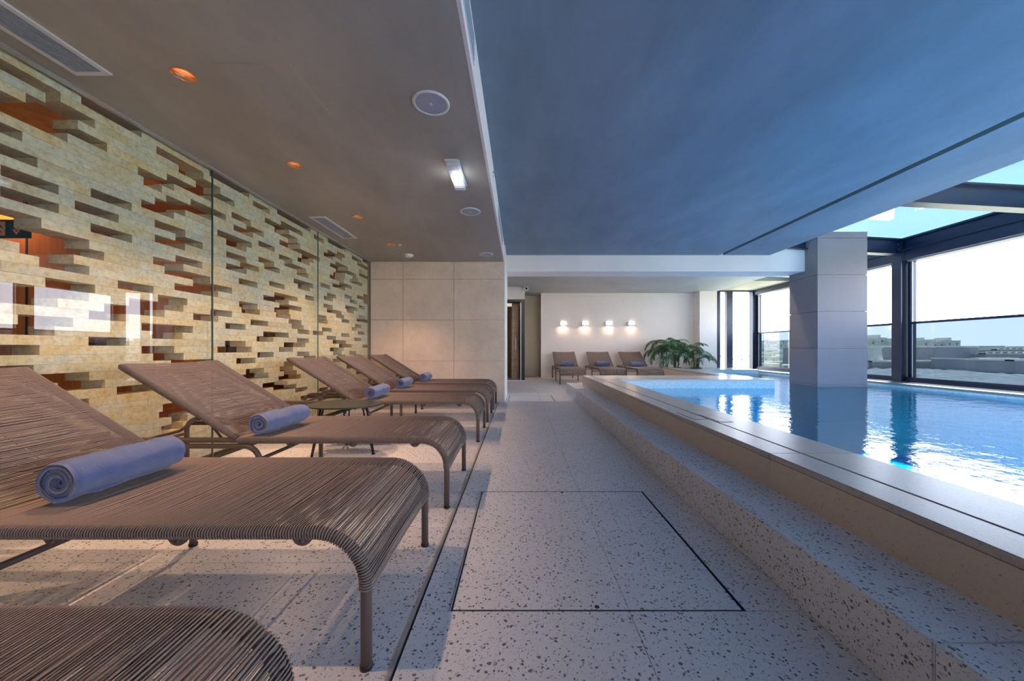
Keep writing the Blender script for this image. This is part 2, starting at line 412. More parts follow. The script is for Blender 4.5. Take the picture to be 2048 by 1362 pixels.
for a, b in ((XS+.011, 2.6), (2.6, 3.5), (3.5, XE)):
    box('coping_slab', a+.001, b-.001, YP+.001, 7.5, Z1-.03, Z1, M['coping_light'], pool, .003)
box('rim_core', XI, XE, YP+.004, 7.48, -.03, Z1-.031, M['coping_riser'], pool)
# rim of the far basin
for a, b in ((6.5, 8.1), (8.1, 9.6), (9.6, 11.0)):
    box('coping_slab', XE, XE+.36, a+.001, b-.001, Z1-.03, Z1, M['coping_light'], pool, .003)
    box('rim_facing', XE, XE+.02, a+.001, b-.001, 0, Z1-.032, M['stone'], pool)
box('rim_core', XE+.02, XE+.358, YP+.004, 11.0, -.03, Z1-.031, M['coping_riser'], pool)
for a, b in ((XE+.36, 5.6), (5.6, XWI)):
    box('coping_slab', a+.001, b, 10.5, 11.45, Z1-.09, Z1-.05, M['coping_light'], pool, .003)
box('rim_core', XE+.36, XWI, 10.51, 11.44, -.03, Z1-.09, M['coping_riser'], pool)
yy = [Y0, -1.2, .6, 2.4, 4.2, 6.0, 7.8, 9.6, 11.45]
for a, b in zip(yy, yy[1:]):
    box('coping_slab', XWI, XW+.12, a+.001, b-.001, Z1-.125, Z1-.085, M['sill_stone'], pool, .003)
box('rim_core', XWI+.01, XW+.12, Y0, 11.45, -.9, Z1-.126, M['coping_riser'], pool)
# basin
ZB = -1.0
def quadwall(bm, x0, y0, x1, y1, z0, z1):
    v = [bm.verts.new(p) for p in ((x0, y0, z0), (x1, y1, z0), (x1, y1, z1), (x0, y0, z1))]; bm.faces.new(v)
bm = bmesh.new()
E = .003
for q in ((XI+E, Y0, XI+E, YP), (XI, YP, XE+.36, YP), (XE+.36+E, YP, XE+.36+E, 10.5), (XE+.36, 10.5, XWI, 10.5), (XWI, 10.5, XWI, Y0), (XWI, Y0, XI, Y0)):
    quadwall(bm, *q, ZB, Z1-.031 if q[0] < 4.7 and q[2] < 4.7 else Z1-.09 if q[1] == 10.5 and q[3] == 10.5 else Z1-.126)
from_bm('mosaic_wall', bm, M['mosaic'], pool, True)
box('basin_floor', XI, XWI, Y0, 10.5, ZB-.1, ZB, M['poolfloor'], pool)
# low ledge in the water along the windows and round the pillar
bm = bmesh.new()
prism(bm, [(XI+E, Y0), (XWI-.002, Y0), (XWI-.002, 10.498), (XE+.364, 10.498), (XE+.364, YP-.002), (XI+E, YP-.002)], ZW-.0, ZW+.0005, False)
bm.free()
bm = bmesh.new(); vs = [bm.verts.new((x, y, ZW)) for x, y in [(XI+E, Y0), (XWI-.002, Y0), (XWI-.002, 10.498), (XE+.364, 10.498), (XE+.364, YP-.002), (XI+E, YP-.002)]]
bm.faces.new(vs)
wt = from_bm('pool_water', bm, M['water']); tag(wt, 'clear turquoise pool water with rippled window reflections', 'water', kind='stuff')
for (xa, xb, ya, yb, lb) in ((1.36, 1.478, 2.81, 3.12, 'small flush stone lid in the outer half of the pool rim'), (1.503, 1.61, 2.70, 3.02, 'small flush stone lid in the pool rim just beside the water')):
    r = tag(empty('rim_lid', (xa, ya, Z1)), lb, 'lid', 'flush lids in the pool rim')
    piece('frame', xa, xb, ya, yb, Z1-.001, Z1+.0010, M['black'], r)
    piece('lid_plate', xa+.009, xb-.009, ya+.012, yb-.012, Z1, Z1+.0022, M['coping'], r)

# ---- left wall: travertine brick screen behind glass
PIT, ZT = .0548, 2.479
XBR = -2.68
def conv(zo, entries):
    (ox, oy), s = zo; res = []
    for x0, x1, yc in entries:
        u0, u1, v = ox+x0/s, ox+x1/s, oy+yc/s
        ya = -XBR*FPX/(CU-u0); yb = -XBR*FPX/(CU-u1); z = H+(CV-v)*ya/FPX
        res.append((ya, yb, round((ZT-z)/PIT)))
    return res
holes = []
def uh(u0, u1, row): holes.append((-XBR*FPX/(CU-u0), -XBR*FPX/(CU-u1), row))
for a in [(162.6, 283.4, 0), (419.5, 498.6, 0), (554.8, 620.9, 0), (-90, 120.8, 1), (90.8, 189.7, 2), (51.2, 155.4, 3), (-120, 213.8, 4), (-80, 135.2, 5), (-100, 44.5, 7),
          (-60, 74.9, 9), (2.2, 117.3, 11), (1, 118, 13), (181.6, 263.6, 10), (149.7, 237, 12), (-80, 82.4, 15), (181.6, 263.6, 14), (-60, 178.4, 16), (-90, 208.4, 17),
          (39.7, 147.9, 18), (78.9, 178.4, 19), (91.3, 190.3, 21), (-70, 178.4, 22), (-40, 114.8, 23), (36, 146.6, 25), (-60, 109.2, 26), (-50, 79.2, 28), (-60, 67.2, 30),
          (208.1, 329.4, 23), (315.7, 374.9, 21), (258, 366.6, 22), (178.4, 258, 24), (386.9, 436, 23), (421, 464.3, 22), (283.6, 386.2, 25), (304, 364.7, 26), (177.2, 258, 27),
          (283.6, 348.3, 28), (306.5, 367.3, 29), (342, 429.2, 30), (400, 449.7, 31), (78.9, 179, 31), (115.4, 209.7, 32), (233.9, 306, 33), (146, 178, 34), (191, 206, 36),
          (326, 400, 36), (318, 410, 37), (343, 375, 38), (323, 366, 39), (340, 360, 43), (312.6, 407.1, 1), (357.5, 441, 2), (391.5, 468.7, 3), (333.3, 422.8, 4),
          (275.8, 347.7, 5), (287.3, 323.5, 6), (283, 348.3, 9), (309.8, 370.5, 8), (332.6, 422.8, 7), (381, 451.8, 6), (309.8, 370.5, 11), (350.9, 405.2, 12), (309.8, 370.5, 13),
          (306.5, 366.6, 16), (350.9, 404.5, 15), (329.4, 420.9, 17), (386.2, 464.3, 18), (349, 436, 19), (235.5, 307.2, 20), (559.1, 640.2, 6), (627.8, 647.9, 1),
          (626.1, 646.5, 24)]: uh(*a)
s1 = 8.014; s2 = 7.167
holes += conv(((425, 330), s1), [(650, 917, 625), (305, 615, 805), (340, 650, 1010), (542, 825, 1000), (80, 630, 1095), (220, 545, 1245), (840, 1230, 900), (1095, 1440, 950), (995, 1360, 1055), (1210, 1408, 1230), (735, 1000, 1270)])
holes += conv(((425, 490), s1), [(220, 545, 160), (445, 740, 318), (220, 545, 350), (735, 990, 240), (830, 1080, 355), (1065, 1280, 205), (1155, 1495, 308), (1350, 1540, 432), (425, 720, 590), (910, 1155, 630), (1302, 1615, 595), (1370, 1560, 675), (1487, 1632, 855), (815, 1220, 855), (990, 1362, 810), (1070, 1428, 980), (990, 1228, 1052), (1022, 1250, 1135), (430, 722, 957), (468, 762, 1045), (612, 888, 1243), (205, 532, 1300), (1222, 1427, 1238), (1268, 1465, 1322), (1432, 1615, 198), (1365, 1560, 250)])
holes += conv(((425, 640), s1), [(1365, 1555, 203), (818, 1222, 230), (710, 975, 308), (198, 530, 375), (80, 632, 473), (1355, 1545, 340), (1145, 1492, 405), (1068, 1290, 477), (722, 985, 560), (385, 692, 655), (1358, 1550, 545), (1465, 1650, 610), (130, 200, 735), (535, 828, 825), (430, 900, 910), (1145, 1300, 705), (1080, 1295, 785), (1145, 1350, 845), (1062, 1418, 930), (805, 1205, 1050), (975, 1348, 1110), (1325, 1520, 1130), (1415, 1640, 1250), (950, 1035, 1255)])
holes += conv(((630, 450), s2), [(185, 450, 230), (685, 790, 515), (315, 428, 418), (180, 385, 393), (128, 262, 433), (530, 670, 480), (605, 748, 570), (632, 672, 640), (632, 765, 688), (293, 470, 568), (217, 590, 587), (300, 430, 665), (265, 425, 708), (212, 410, 748), (535, 612, 765), (500, 675, 815), (345, 530, 855), (252, 435, 875), (80, 218, 870), (695, 765, 985), (175, 303, 1015), (128, 260, 1060), (425, 527, 1035), (500, 600, 1090), (602, 748, 1045), (695, 765, 1110), (122, 255, 1175), (170, 378, 1230), (435, 608, 1190), (460, 560, 1250), (632, 712, 1190)])
holes += conv(((630, 600), s2), [(303, 418, 248), (380, 490, 312), (628, 715, 258), (598, 750, 298), (575, 668, 390), (528, 607, 428), (615, 708, 488), (48, 165, 260), (48, 182, 318), (103, 240, 437), (380, 490, 515), (170, 300, 550), (255, 445, 612), (563, 660, 577), (345, 525, 665), (215, 415, 717), (260, 382, 765), (495, 590, 765), (683, 765, 672), (330, 437, 800), (258, 380, 870), (452, 545, 962), (555, 640, 800), (590, 700, 1030), (55, 190, 1290), (680, 740, 1160)])
screen = struct(empty('wall_left', (XBR, 3, 0)))
YA, YE = .4, YS-.02
NR = 45
rnd = random.Random(3)
bricks = []
for row in range(NR):
    hs = sorted((max(a, YA), min(b, YE)) for a, b, r in holes if r == row and b > YA)
    if not any(a < 1.5 for a, b in hs):
        a = .6+rnd.random()*.5; hs = [(a, a+.25)]+[h for h in hs if h[0] > a+.3]
    mer = []
    for a, b in hs:
        if mer and a < mer[-1][1]+.03: mer[-1][1] = max(mer[-1][1], b)
        else: mer.append([a, b])
    y = YA; segs = []
    for a, b in mer:
        if a-y > .02: segs.append((y, a))
        y = max(y, b)
    if YE-y > .02: segs.append((y, YE))
    zc = ZT-PIT*row
    for a, b in segs:
        n = max(1, round((b-a)/.56)); cuts = [a]
        for k in range(1, n): cuts.append(a+(b-a)*(k+rnd.uniform(-.18, .18))/n)
        cuts.append(b)
        for c, d in zip(cuts, cuts[1:]): bricks.append((c, d, zc, rnd.uniform(-.0012, .0012)))
def area(b):
    ym = (b[0]+b[1])/2
    return (b[1]-b[0])/ym**3*(1 if b[1] > 1.75 else .01)
bricks.sort(key=area, reverse=True)
bm = bmesh.new()
for i, (c, d, zc, dx) in enumerate(bricks):
    x0, x1, z0, z1 = XBR-.155, XBR+dx, zc-PIT/2+.0004, zc+PIT/2-.0004
    if z0 < 0: z0 = .001
    if i < 299: piece('brick', x0, x1, c+.0004, d-.0004, z0, z1, M['travertine'], screen)
    else: addbox(bm, x0, x1, c+.0004, d-.0004, z0, z1)
stuff(from_bm('far_bricks', bm, M['travertine'], screen, True))
# glass in front
gw = struct(empty('window_1', (XL, 3, 0)))
gy = [-.15, 1.475, 3.095, 4.72, YS-.015]
for a, b in zip(gy, gy[1:]):
    bm = bmesh.new(); quadwall(bm, XL, a+.004, XL, b-.004, .02, ZL-.02); from_bm('glass_pane', bm, M['glass_wall'], gw, True)
    for yy_ in (a, b): piece('pane_edge', XL-.006, XL+.006, yy_-.0035, yy_+.0035, .02, ZL-.02, M['pane_edge'], gw)
piece('head_channel', XL-.012, XL+.022, -.15, YS-.01, ZL-.014, ZL-.001, M['alu'], gw)
piece('sill_channel', XL-.012, XL+.014, -.15, YS-.01, -.001, .018, M['dark'], gw)
# corridor behind the screen
struct(box('wall_corridor', -4.95, -4.8, Y0, 8.0, 0, 2.6, M['wood']))
struct(box('wall_corridor_end', -4.8, -2.9, YS+.6, YS+.7, 0, 2.6, M['wood']))
struct(box('ceiling_corridor', -4.95, -2.70, Y0, 8.0, 2.53, 2.63, M['wood']))
cf = struct(box('floor_corridor', -4.95, -2.84, Y0, 8.0, -.03, .0, M['woodgrey']))
# vertical joints of the corridor panelling
pn = struct(empty('trim_1', (-4.8, 3, 0)))
for k in range(9): piece('panel_joint', -4.799, -4.790, .3+.8*k, .312+.8*k, 0, 2.52, M['dark'], pn)
piece('handrail', -4.79, -4.72, Y0, YS, .98, 1.02, M['dark'], pn)
box('cross_wall', -4.8, -3.5, 4.2, 4.3, 0, 2.53, M['wood'], pn)

# ---- sandstone end wall
sw = struct(box('wall_back_left', XL-.2, XF, YS+.022, 7.6, 0, ZL-.001, M['grout']))
struct(box('wall_back_left_upper', XF-.001-2.4, XF, YS+.3, 7.6, ZL, ZU+.1, M['wall']))
zs = [0, .737, 1.465, 2.19, ZL]; xs = [XL, -2.06, -1.155, XF+.0]
for a, b in zip(zs, zs[1:]):
    for c, d in zip(xs, xs[1:]): piece('stone_slab', c+.003, d-.003, YS, YS+.022, a+.003, b-.003, M['stone'], sw)
piece('corner_bead', XF-.004, XF+.004, YS-.002, YS+.012, 0, ZL, M['white'], sw)
piece('side_cladding', XF, XF+.012, YS+.012, 7.6, 0, ZU, M['wall'], sw)

# ---- ceilings
DL = [(-1.9, .93), (-1.9, 2.04), (-1.9, 3.04), (-1.905, 4.235), (-1.895, 5.35)]
bm = bmesh.new()
def cq(x0, x1, y0, y1):
    bm.faces.new([bm.verts.new(p) for p in ((x0, y0, ZL), (x0, y1, ZL), (x1, y1, ZL), (x1, y0, ZL))])
RH = .055
cq(XL-.3, -2.0, Y0, YS+.02); cq(-1.8, XF-.019, Y0, YS+.02)
y = Y0
for dx, dy in DL:
    cq(-2.0, -1.8, y, dy-.1); y = dy+.1
    n = 32; inn = []; outv = []
    for k in range(n):
        a = 2*math.pi*k/n; c, s = math.cos(a), math.sin(a); m_ = max(abs(c), abs(s))
        inn.append(bm.verts.new((dx+RH*c, dy+RH*s, ZL))); outv.append(bm.verts.new((-1.9+.1*c/m_, dy+.1*s/m_, ZL)))
    for k in range(n): bm.faces.new((inn[k], inn[(k+1) % n], outv[(k+1) % n], outv[k]))
cq(-2.0, -1.8, y, YS+.02)
struct(from_bm('ceiling_left', bm, M['ceil']))
struct(box('wall_fascia', XF-.02, XF, Y0, YS+.3, ZL-.001, ZU+.02, M['wall']))
struct(box('ceiling_left_void', XL-.3, XF-.02, Y0, YS+.3, ZL+.16, ZL+.25, M['dark']))
XSL = 3.98; XCE = 4.94
M['ceilfar'] = plaster('pale_far_ceiling', (.55, .56, .55), .08, 1.3)
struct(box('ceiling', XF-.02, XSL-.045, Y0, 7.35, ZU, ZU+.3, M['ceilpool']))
struct(box('ceiling_lobby', XF-.02-2.7, XSL-.018, 7.35, 12.95, ZU, ZU+.3, M['ceilfar']))
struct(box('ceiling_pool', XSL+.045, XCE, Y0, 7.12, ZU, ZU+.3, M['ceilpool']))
struct(box('ceiling_far', XSL-.018, 6.35, 7.6, 12.2, ZU, ZU+.3, M['ceilfar']))
struct(box('trim_2', XSL-.06, XSL+.06, Y0, 7.12, ZU+.10, ZU+.3, M['black']))
struct(box('roof_slab' if 0 else 'ceiling_roof', -5.0, XCE-.01, Y0-.2, 13.2, ZU+.3, ZU+.45, M['dark']))
struct(box('wall_roof_upstand', XCE-.03, XCE, Y0, 12.2, ZU+.29, ZU+.62, M['wall']))
# cross beam
struct(box('trim_3', XF+.01, 5.64, 7.1, 7.6, 2.48, ZU+.4, M['wall'], None, .004))
struct(box('ceiling_far_right', 6.3, 7.7, 9.9, 12.1, ZU+.02, ZU+.2, M['ceil']))

# ---- far walls
struct(box('wall_back', .727, 5.9, YB, YB+.2, 0, ZU+.05, M['wall']))
struct(box('wall_back_niche', -.2, .9, 12.5, 12.6, 0, ZU+.05, M['niche']))
struct(box('wall_back_niche_side', .727, .80, YB+.1, 12.55, 0, ZU, M['niche']))
struct(box('wall_back_pilaster', 5.77, 6.33, 11.5, YB+.1, 0, ZU+.05, M['wall'], None, .004))
dw = struct(box('wall_door', -1.6, -.50, 10.7, 10.95, 0, ZU+.02, M['wall']))
box('over_door', -.50, .17, 10.7, 10.95, 2.41, ZU+.02, M['wall'], dw)
box('wall_end', .16, .17, 10.95, 12.5, 0, ZU+.02, M['niche'], dw)
dr1 = struct(empty('door_1', (0, 10.7, 0)))
piece('door_frame', .075, .17, 10.66, 10.95, 0, 2.42, M['black'], dr1)
piece('door_frame', -.60, .17, 10.66, 10.95, 2.34, 2.42, M['black'], dr1)
piece('inner_jamb', .035, .075, 10.72, 10.95, 0, 2.34, M['alu'], dr1)
piece('sill', -.5, .17, 10.60, 10.72, 0, .03, M['white'], dr1)
box('inner_room_side', -.22, -.16, 10.95, 12.4, 0, 2.4, M['woodgrey'], dr1)
box('inner_room_back', -1.0, .16, 12.3, 12.4, 0, 2.4, M['woodgrey'], dr1)
box('leaf', -.155, .0, 11.0, 11.05, .02, 2.3, M['woodgrey'], dr1)
tubeobj('door_handle', [fillet([(-.10, 11.0, .9), (-.10, 10.95, .9), (-.10, 10.95, 1.3), (-.10, 11.0, 1.3)], .02)], .008, M['chrome'], dr1, 8).location = (0, -10.7, 0)
wf = struct(box('wall_front', -5, 8, Y0-.2, Y0, -.9, .30, M['wall']))
box('lintel', -5, 8, Y0-.2, Y0, 2.45, ZU+.3, M['wall'], wf)
box('side_pier', -5, 2.4, Y0-.2, Y0, .30, 2.45, M['wall'], wf)
box('side_pier', 7.3, 8, Y0-.2, Y0, .30, 2.45, M['steel'], wf)
wfr = struct(empty('window_22', (4.2, Y0-.1, .3)))  # unseen rear windows, added to light the surfaces facing the camera
for k in range(6):
    xa = 2.4+4.9*k/5; piece('mullion', xa-.05, xa+.05, Y0-.15, Y0-.05, .30, 2.45, M['steel'], wfr)
    if k < 5:
        bm = bmesh.new(); quadwall(bm, xa+.05, Y0-.1, xa+4.9/5-.05, Y0-.1, .30, 2.45); from_bm('pane', bm, M['glass'], wfr, True)
struct(box('wall_left_rear', XL-.25, XL-.01, Y0, -.16, 0, ZL, M['stone']))
struct(box('wall_hidden_lobby', -3.0, -2.9, 7.6, 13, 0, ZU+.1, M['wall']))
struct(box('wall_hidden_end', -3.0, -.2, 12.9, 13.0, 0, ZU+.1, M['wall']))

# ---- steel and glass wall over the pool
def roofz(x): return 3.53-.055*x
PY = [11.55, 9.35, 7.1, 4.9, 2.7, .5, -1.7]
nwin = 2
def sidewin(ya, yb, n):
    r = struct(empty('window_%d' % n, (XW, (ya+yb)/2, .3)))
    zb, zt = .305, 2.64
    piece('sill_frame', XW-.07, XW+.10, ya+.09, yb-.09, zb, zb+.10, M['steel'], r)
    piece('sill_track', XW-.10, XW-.07, ya+.09, yb-.09, zb, zb+.045, M['steel'], r)
    piece('head_frame', XW-.02, XW+.10, ya+.09, yb-.09, zt, zt+.07, M['steel'], r)
    piece('blind_box', XW-.12, XW+.06, ya+.10, yb-.10, zt+.03, zt+.24, M['steel'], r)
    piece('bright_trim', XW-.05, XW-.02, ya+.10, yb-.10, zt+.004, zt+.03, M['alu'], r)
    for yy_ in (ya+.09, yb-.09-.05): piece('side_jamb', XW-.03, XW+.08, yy_, yy_+.05, zb, zt, M['steel'], r)
    for yy_ in (ya+.145, yb-.155): piece('guide_rail', XW-.015, XW, yy_, yy_+.01, zb+.1, zt, M['alu'], r)
    zr = 1.455
    piece('transom_rail', XW-.03, XW+.03, ya+.14, yb-.14, zr-.02, zr+.02, M['steel'], r)
    for nm, x, z0, z1, mt in (('upper_pane', XW, zr+.02, zt, 'glass'), ('lower_pane', XW+.02, zb+.1, zr-.02, 'glass_low')):
        bm = bmesh.new(); quadwall(bm, x, ya+.14, x, yb-.14, z0, z1); from_bm(nm, bm, M[mt], r, True)
    return r
for a, b in zip(PY[1:], PY): sidewin(a, b, nwin); nwin += 1
sidewin(Y0-.1, PY[-1], nwin); nwin += 1
tn = 4
for y_ in PY:
    p = struct(empty('trim_%d' % tn, (XW, y_, .3))); tn += 1
    piece('post_web', XW-.15, XW+.12, y_-.035, y_+.035, .28, 2.86, M['steel'], p)
    piece('post_flange', XW-.16, XW-.145, y_-.09, y_+.09, .28, 2.86, M['steel'], p)
    piece('post_flange', XW+.10, XW+.12, y_-.09, y_+.09, .28, 2.86, M['steel'], p)
    for dy, dz in ((-.06, 0), (.06, 0), (-.06, .09), (.06, .09)):
        bm = bmesh.new(); lathe(bm, [(0, 0), (.013, 0), (.013, .012), (0, .014)], (0, 0, 0), 8)
        bo = from_bm('bolt', bm, M['chrome'], p); bo.rotation_euler = (0, -R(90), 0); bo.location = (-.172, dy, 2.60+dz)
    piece('bolt_plate', XW-.172, XW-.16, y_-.11, y_+.11, 2.84, 3.04, M['steel'], p)
    bm = bmesh.new()
    def sl(x0, x1, z0, z1, y0, y1):
        vs = [bm.verts.new((x, y, roofz(x)+z)) for x in (x0, x1) for y in (y0, y1) for z in (z0, z1)]
        for q in [(0, 1, 3, 2), (4, 6, 7, 5), (0, 4, 5, 1), (2, 3, 7, 6), (0, 2, 6, 4), (1, 5, 7, 3)]: bm.faces.new([vs[i] for i in q])
    sl(XCE-.05, XW+.1, -.30, -.01, y_-.02, y_+.02); sl(XCE-.05, XW+.1, -.035, -.01, y_-.08, y_+.08)
    from_bm('rafter_web', bm, M['steel'], p, True)
    bm = bmesh.new(); sl(XCE-.05, XW-.12, -.32, -.30, y_-.08, y_+.08); from_bm('rafter_flange', bm, M['steel'], p, True)
eb = struct(empty('trim_%d' % tn, (XW, 4, 2.9))); tn += 1
piece('eave_beam', XW-.10, XW+.1, Y0-.1, 11.65, 2.86, 3.11, M['steel'], eb)
piece('eave_flange', XW-.16, XW-.10, Y0-.1, 11.65, 2.86, 2.885, M['steel'], eb)
piece('eave_gutter', XW-.16, XW+.15, Y0-.1, 11.65, 3.07, 3.10, M['steel'], eb)
rf = struct(empty('window_20', (6, 4, 3.2)))
for a, b in zip(PY[1:]+[Y0], PY+[PY[-1]]):
    if b-a < .1: continue
    bm = bmesh.new(); vs = [bm.verts.new(p) for p in ((XCE, a+.02, roofz(XCE)), (XW+.1, a+.02, roofz(XW+.1)), (XW+.1, b-.02, roofz(XW+.1)), (XCE, b-.02, roofz(XCE)))]
    bm.faces.new(vs); from_bm('roof_pane', bm, M['glass_roof'], rf, True)
# end windows beyond the pool
ew = struct(empty('window_21', (7, 11.55, 0)))
for a, b in ((6.32, 6.43), (6.64, 6.83), (7.52, 7.70)): piece('mullion', a, b, 11.5, 11.62, .25, ZU, M['steel'], ew)
piece('head_frame', 6.32, 7.7, 11.5, 11.62, ZU-.02, ZU+.15, M['steel'], ew); piece('sill_frame', 6.32, 7.7, 11.5, 11.62, .2, .29, M['steel'], ew)
for a, b in ((6.43, 6.64), (6.83, 7.52)):
    bm = bmesh.new(); quadwall(bm, a, 11.56, b, 11.56, .29, ZU); from_bm('pane', bm, M['glass'], ew, True)

# ---- pillar in the pool
CX0, CX1, CY0, CY1 = 5.64, 6.58, 6.80, 7.51
col = tag(empty('stone_pillar', ((CX0+CX1)/2, (CY0+CY1)/2, ZB)), 'square pillar clad in pale stone panels standing in the pool', 'pillar')
piece('core', CX0+.02, CX1-.02, CY0+.02, CY1-.02, ZB, 3.17, M['grout'], col)
zz = [ZB, -.42, .272, .965, 1.66, 2.352, 3.045, 3.17]
M['panel'] = plaster('pale_pillar_stone', (.27, .235, .245), .05, 1.1, (1, 1, .3), .5)
for a, b in zip(zz, zz[1:]):
    g = .0035
    piece('cladding_panel', CX0+.001, CX1-.001, CY0, CY0+.03, a+g, b-g, M['panel'], col)
    piece('cladding_panel', CX0+.001, CX1-.001, CY1-.03, CY1, a+g, b-g, M['panel'], col)
    piece('cladding_panel', CX0, CX0+.03, CY0+.031, CY1-.031, a+g, b-g, M['panel'], col)
    piece('cladding_panel', CX1-.03, CX1, CY0+.031, CY1-.031, a+g, b-g, M['panel'], col)

for k, y_ in enumerate((-.6, 1.2, 3.0)):  # unseen underwater lights, added to throw blue light onto the ceiling
    r = tag(empty('added_underwater_light', (XI+.006, y_, -.38)), 'unseen round underwater light added in the near pool wall, '+('nearest the camera end', 'middle one', 'farthest along')[k], 'pool light', 'added underwater lights in the near pool wall')
    bm = bmesh.new(); lathe(bm, [(.13, 0), (.13, .012), (.105, .02), (.10, .012), (0, .010)], n=28); o = from_bm('bezel', bm, M['chrome'], r, False, True); o.rotation_euler = (0, R(90), 0)
    d_ = bpy.data.lights.new('added_pool_beam', 'AREA'); d_.shape = 'DISK'; d_.size = .2; d_.energy = 10.5; d_.color = (.14, 1.0, .74)
    o = bpy.data.objects.new('added_pool_beam', d_); COL.objects.link(o); o.parent = r; o.location = (.03, 0, 0); o.rotation_euler = (0, -R(90), 0)
# ================================================================== CEILING FIXTURES
def lamp(kind, name, loc, energy, color, size=.05, rot=None, parent=None, **kw):
    d = bpy.data.lights.new(name, kind); d.energy = energy; d.color = color
    o = bpy.data.objects.new(name, d); COL.objects.link(o); o.location = loc
    if kind == 'AREA': d.size = size
    else: d.shadow_soft_size = size
    for k, v in kw.items(): setattr(d, k, v)
    if rot: o.rotation_euler = rot
    if parent: o.parent = parent
    return o
def_names = ['behind the camera end of the row', 'nearest to the big square access panel', 'second visible in the row, alone over the third lounger', 'beside the ceiling vent over the loungers', 'farthest of the row, beside the sprinkler']
for i, (dx, dy) in enumerate(DL):
    r = tag(empty('recessed_downlight', (dx, dy, ZL)), 'small round copper recessed downlight, '+def_names[i], 'downlight', 'copper downlights over the loungers')
    bm = bmesh.new(); lathe(bm, [(RH, 0), (.052, .001), (.046, .03), (.034, .07)]); from_bm('reflector', bm, M['copper'], r, False, True)
    bm = bmesh.new(); lathe(bm, [(.060, -.0005), (.060, -.003), (.053, -.003), (.053, .002)]); from_bm('trim_ring', bm, M['copper'], r, False, True)
    bm = bmesh.new(); lathe(bm, [(0, .065), (.030, .065), (.034, .07), (.034, .1), (0, .1)]); from_bm('bulb', bm, M['lamp'], r, False, True)
    lamp('SPOT', 'downlight_beam', (0, 0, .02), 55, (1, .60, .34), .025, (0, 0, 0), r, spot_size=R(96), spot_blend=.75)
def grille(name, x0, x1, y0, y1, n, label):
    r = tag(empty(name, ((x0+x1)/2, (y0+y1)/2, ZL)), label, 'air vent', 'linear ceiling vents')
    t = .028
    for q in ((x0, x0+t, y0, y1), (x1-t, x1, y0, y1), (x0+t, x1-t, y0, y0+t), (x0+t, x1-t, y1-t, y1)): piece('frame', q[0], q[1], q[2], q[3], ZL-.010, ZL-.0005, M['white'], r)
    piece('backing', x0+t, x1-t, y0+t, y1-t, ZL-.002, ZL-.001, M['dark'], r)
    wdt = (x1-x0-2*t)/n
    for k in range(n): piece('slat', x0+t+wdt*(k+.18), x0+t+wdt*(k+.80), y0+t, y1-t, ZL-.009, ZL-.002, M['vent'], r)
grille('ceiling_vent', -2.50, -2.295, 1.2, 2.033, 11, 'white linear ceiling vent with grey slats at the near top-left corner')
grille('ceiling_vent', -2.46, -2.265, 4.21, 5.036, 11, 'white linear ceiling vent with grey slats farther along over the loungers')
def apanel(x0, x1, y0, y1, lb):
    r = tag(empty('access_panel', ((x0+x1)/2, (y0+y1)/2, ZL)), lb, 'access panel', 'ceiling access panels')
    piece('frame', x0, x1, y0, y1, ZL-.0015, ZL-.0002, M['grout'], r)
    piece('panel', x0+.0035, x1-.003, y0+.003, y1-.003, ZL-.004, ZL-.0016, M['ceil'], r)
apanel(-1.668, -1.246, 1.954, 2.374, 'large square plastered ceiling access panel nearest the camera')
apanel(-1.65, -1.247, 5.25, 5.69, 'small-looking square ceiling access panel near the sandstone wall')
for (x, y, lb) in ((-.555, 2.272, 'round ceiling speaker nearest the camera with pale ring and small lever mark'), (-.55, 4.06, 'round ceiling speaker in the middle, just beyond the emergency light'), (-.541, 5.9, 'round ceiling speaker farthest away by the sandstone wall')):
    r = tag(empty('ceiling_speaker', (x, y, ZL)), lb, 'speaker', 'round ceiling speakers')
    bm = bmesh.new(); lathe(bm, [(.116, -.0005), (.115, -.008), (.104, -.011), (.097, -.006)], n=40); from_bm('ring', bm, M['white'], r, False, True)
    bm = bmesh.new(); lathe(bm, [(0, -.007), (.05, -.007), (.098, -.004)], n=40); from_bm('grille', bm, M['vent'], r, False, True)
    box('centre_mark', -.007, .007, -.014, .014, -.010, -.007, M['white'], r, 0, False)
r = tag(empty('smoke_detector', (-1.826, 5.94, ZL)), 'white domed smoke detector on the ceiling near the sandstone wall', 'smoke detector')
bm = bmesh.new(); lathe(bm, [(.075, 0), (.078, -.015), (.06, -.035), (.03, -.045), (0, -.046)], n=28); from_bm('dome', bm, M['white'], r, False, True)
bm = bmesh.new(); lathe(bm, [(.088, 0), (.088, -.008), (.075, -.010)], n=28); from_bm('base', bm, M['white'], r, False, True)
def sprinkler(loc, lb, rot=(0, 0, 0)):
    r = tag(empty('sprinkler', loc), lb, 'sprinkler'); r.rotation_euler = rot
    bm = bmesh.new(); lathe(bm, [(.03, 0), (.03, -.004), (.01, -.008), (.008, -.03), (0, -.03)], n=16); from_bm('escutcheon', bm, M['chrome'], r, False, True)
    bm = bmesh.new(); lathe(bm, [(0, -.044), (.016, -.044), (.016, -.046), (0, -.046)], n=12); from_bm('deflector', bm, M['chrome'], r)
    tubeobj('yoke', [[(-.008, 0, -.03), (-.012, 0, -.038), (0, 0, -.045)], [(.008, 0, -.03), (.012, 0, -.038), (0, 0, -.045)]], .002, M['chrome'], r, 6)
sprinkler((-1.78, 5.37, ZL), 'small chrome sprinkler head on the low ceiling by the farthest downlight')
sprinkler((XF, 3.6, 2.70), 'small chrome sidewall sprinkler on the white edge of the low ceiling', (0, -R(90), 0))
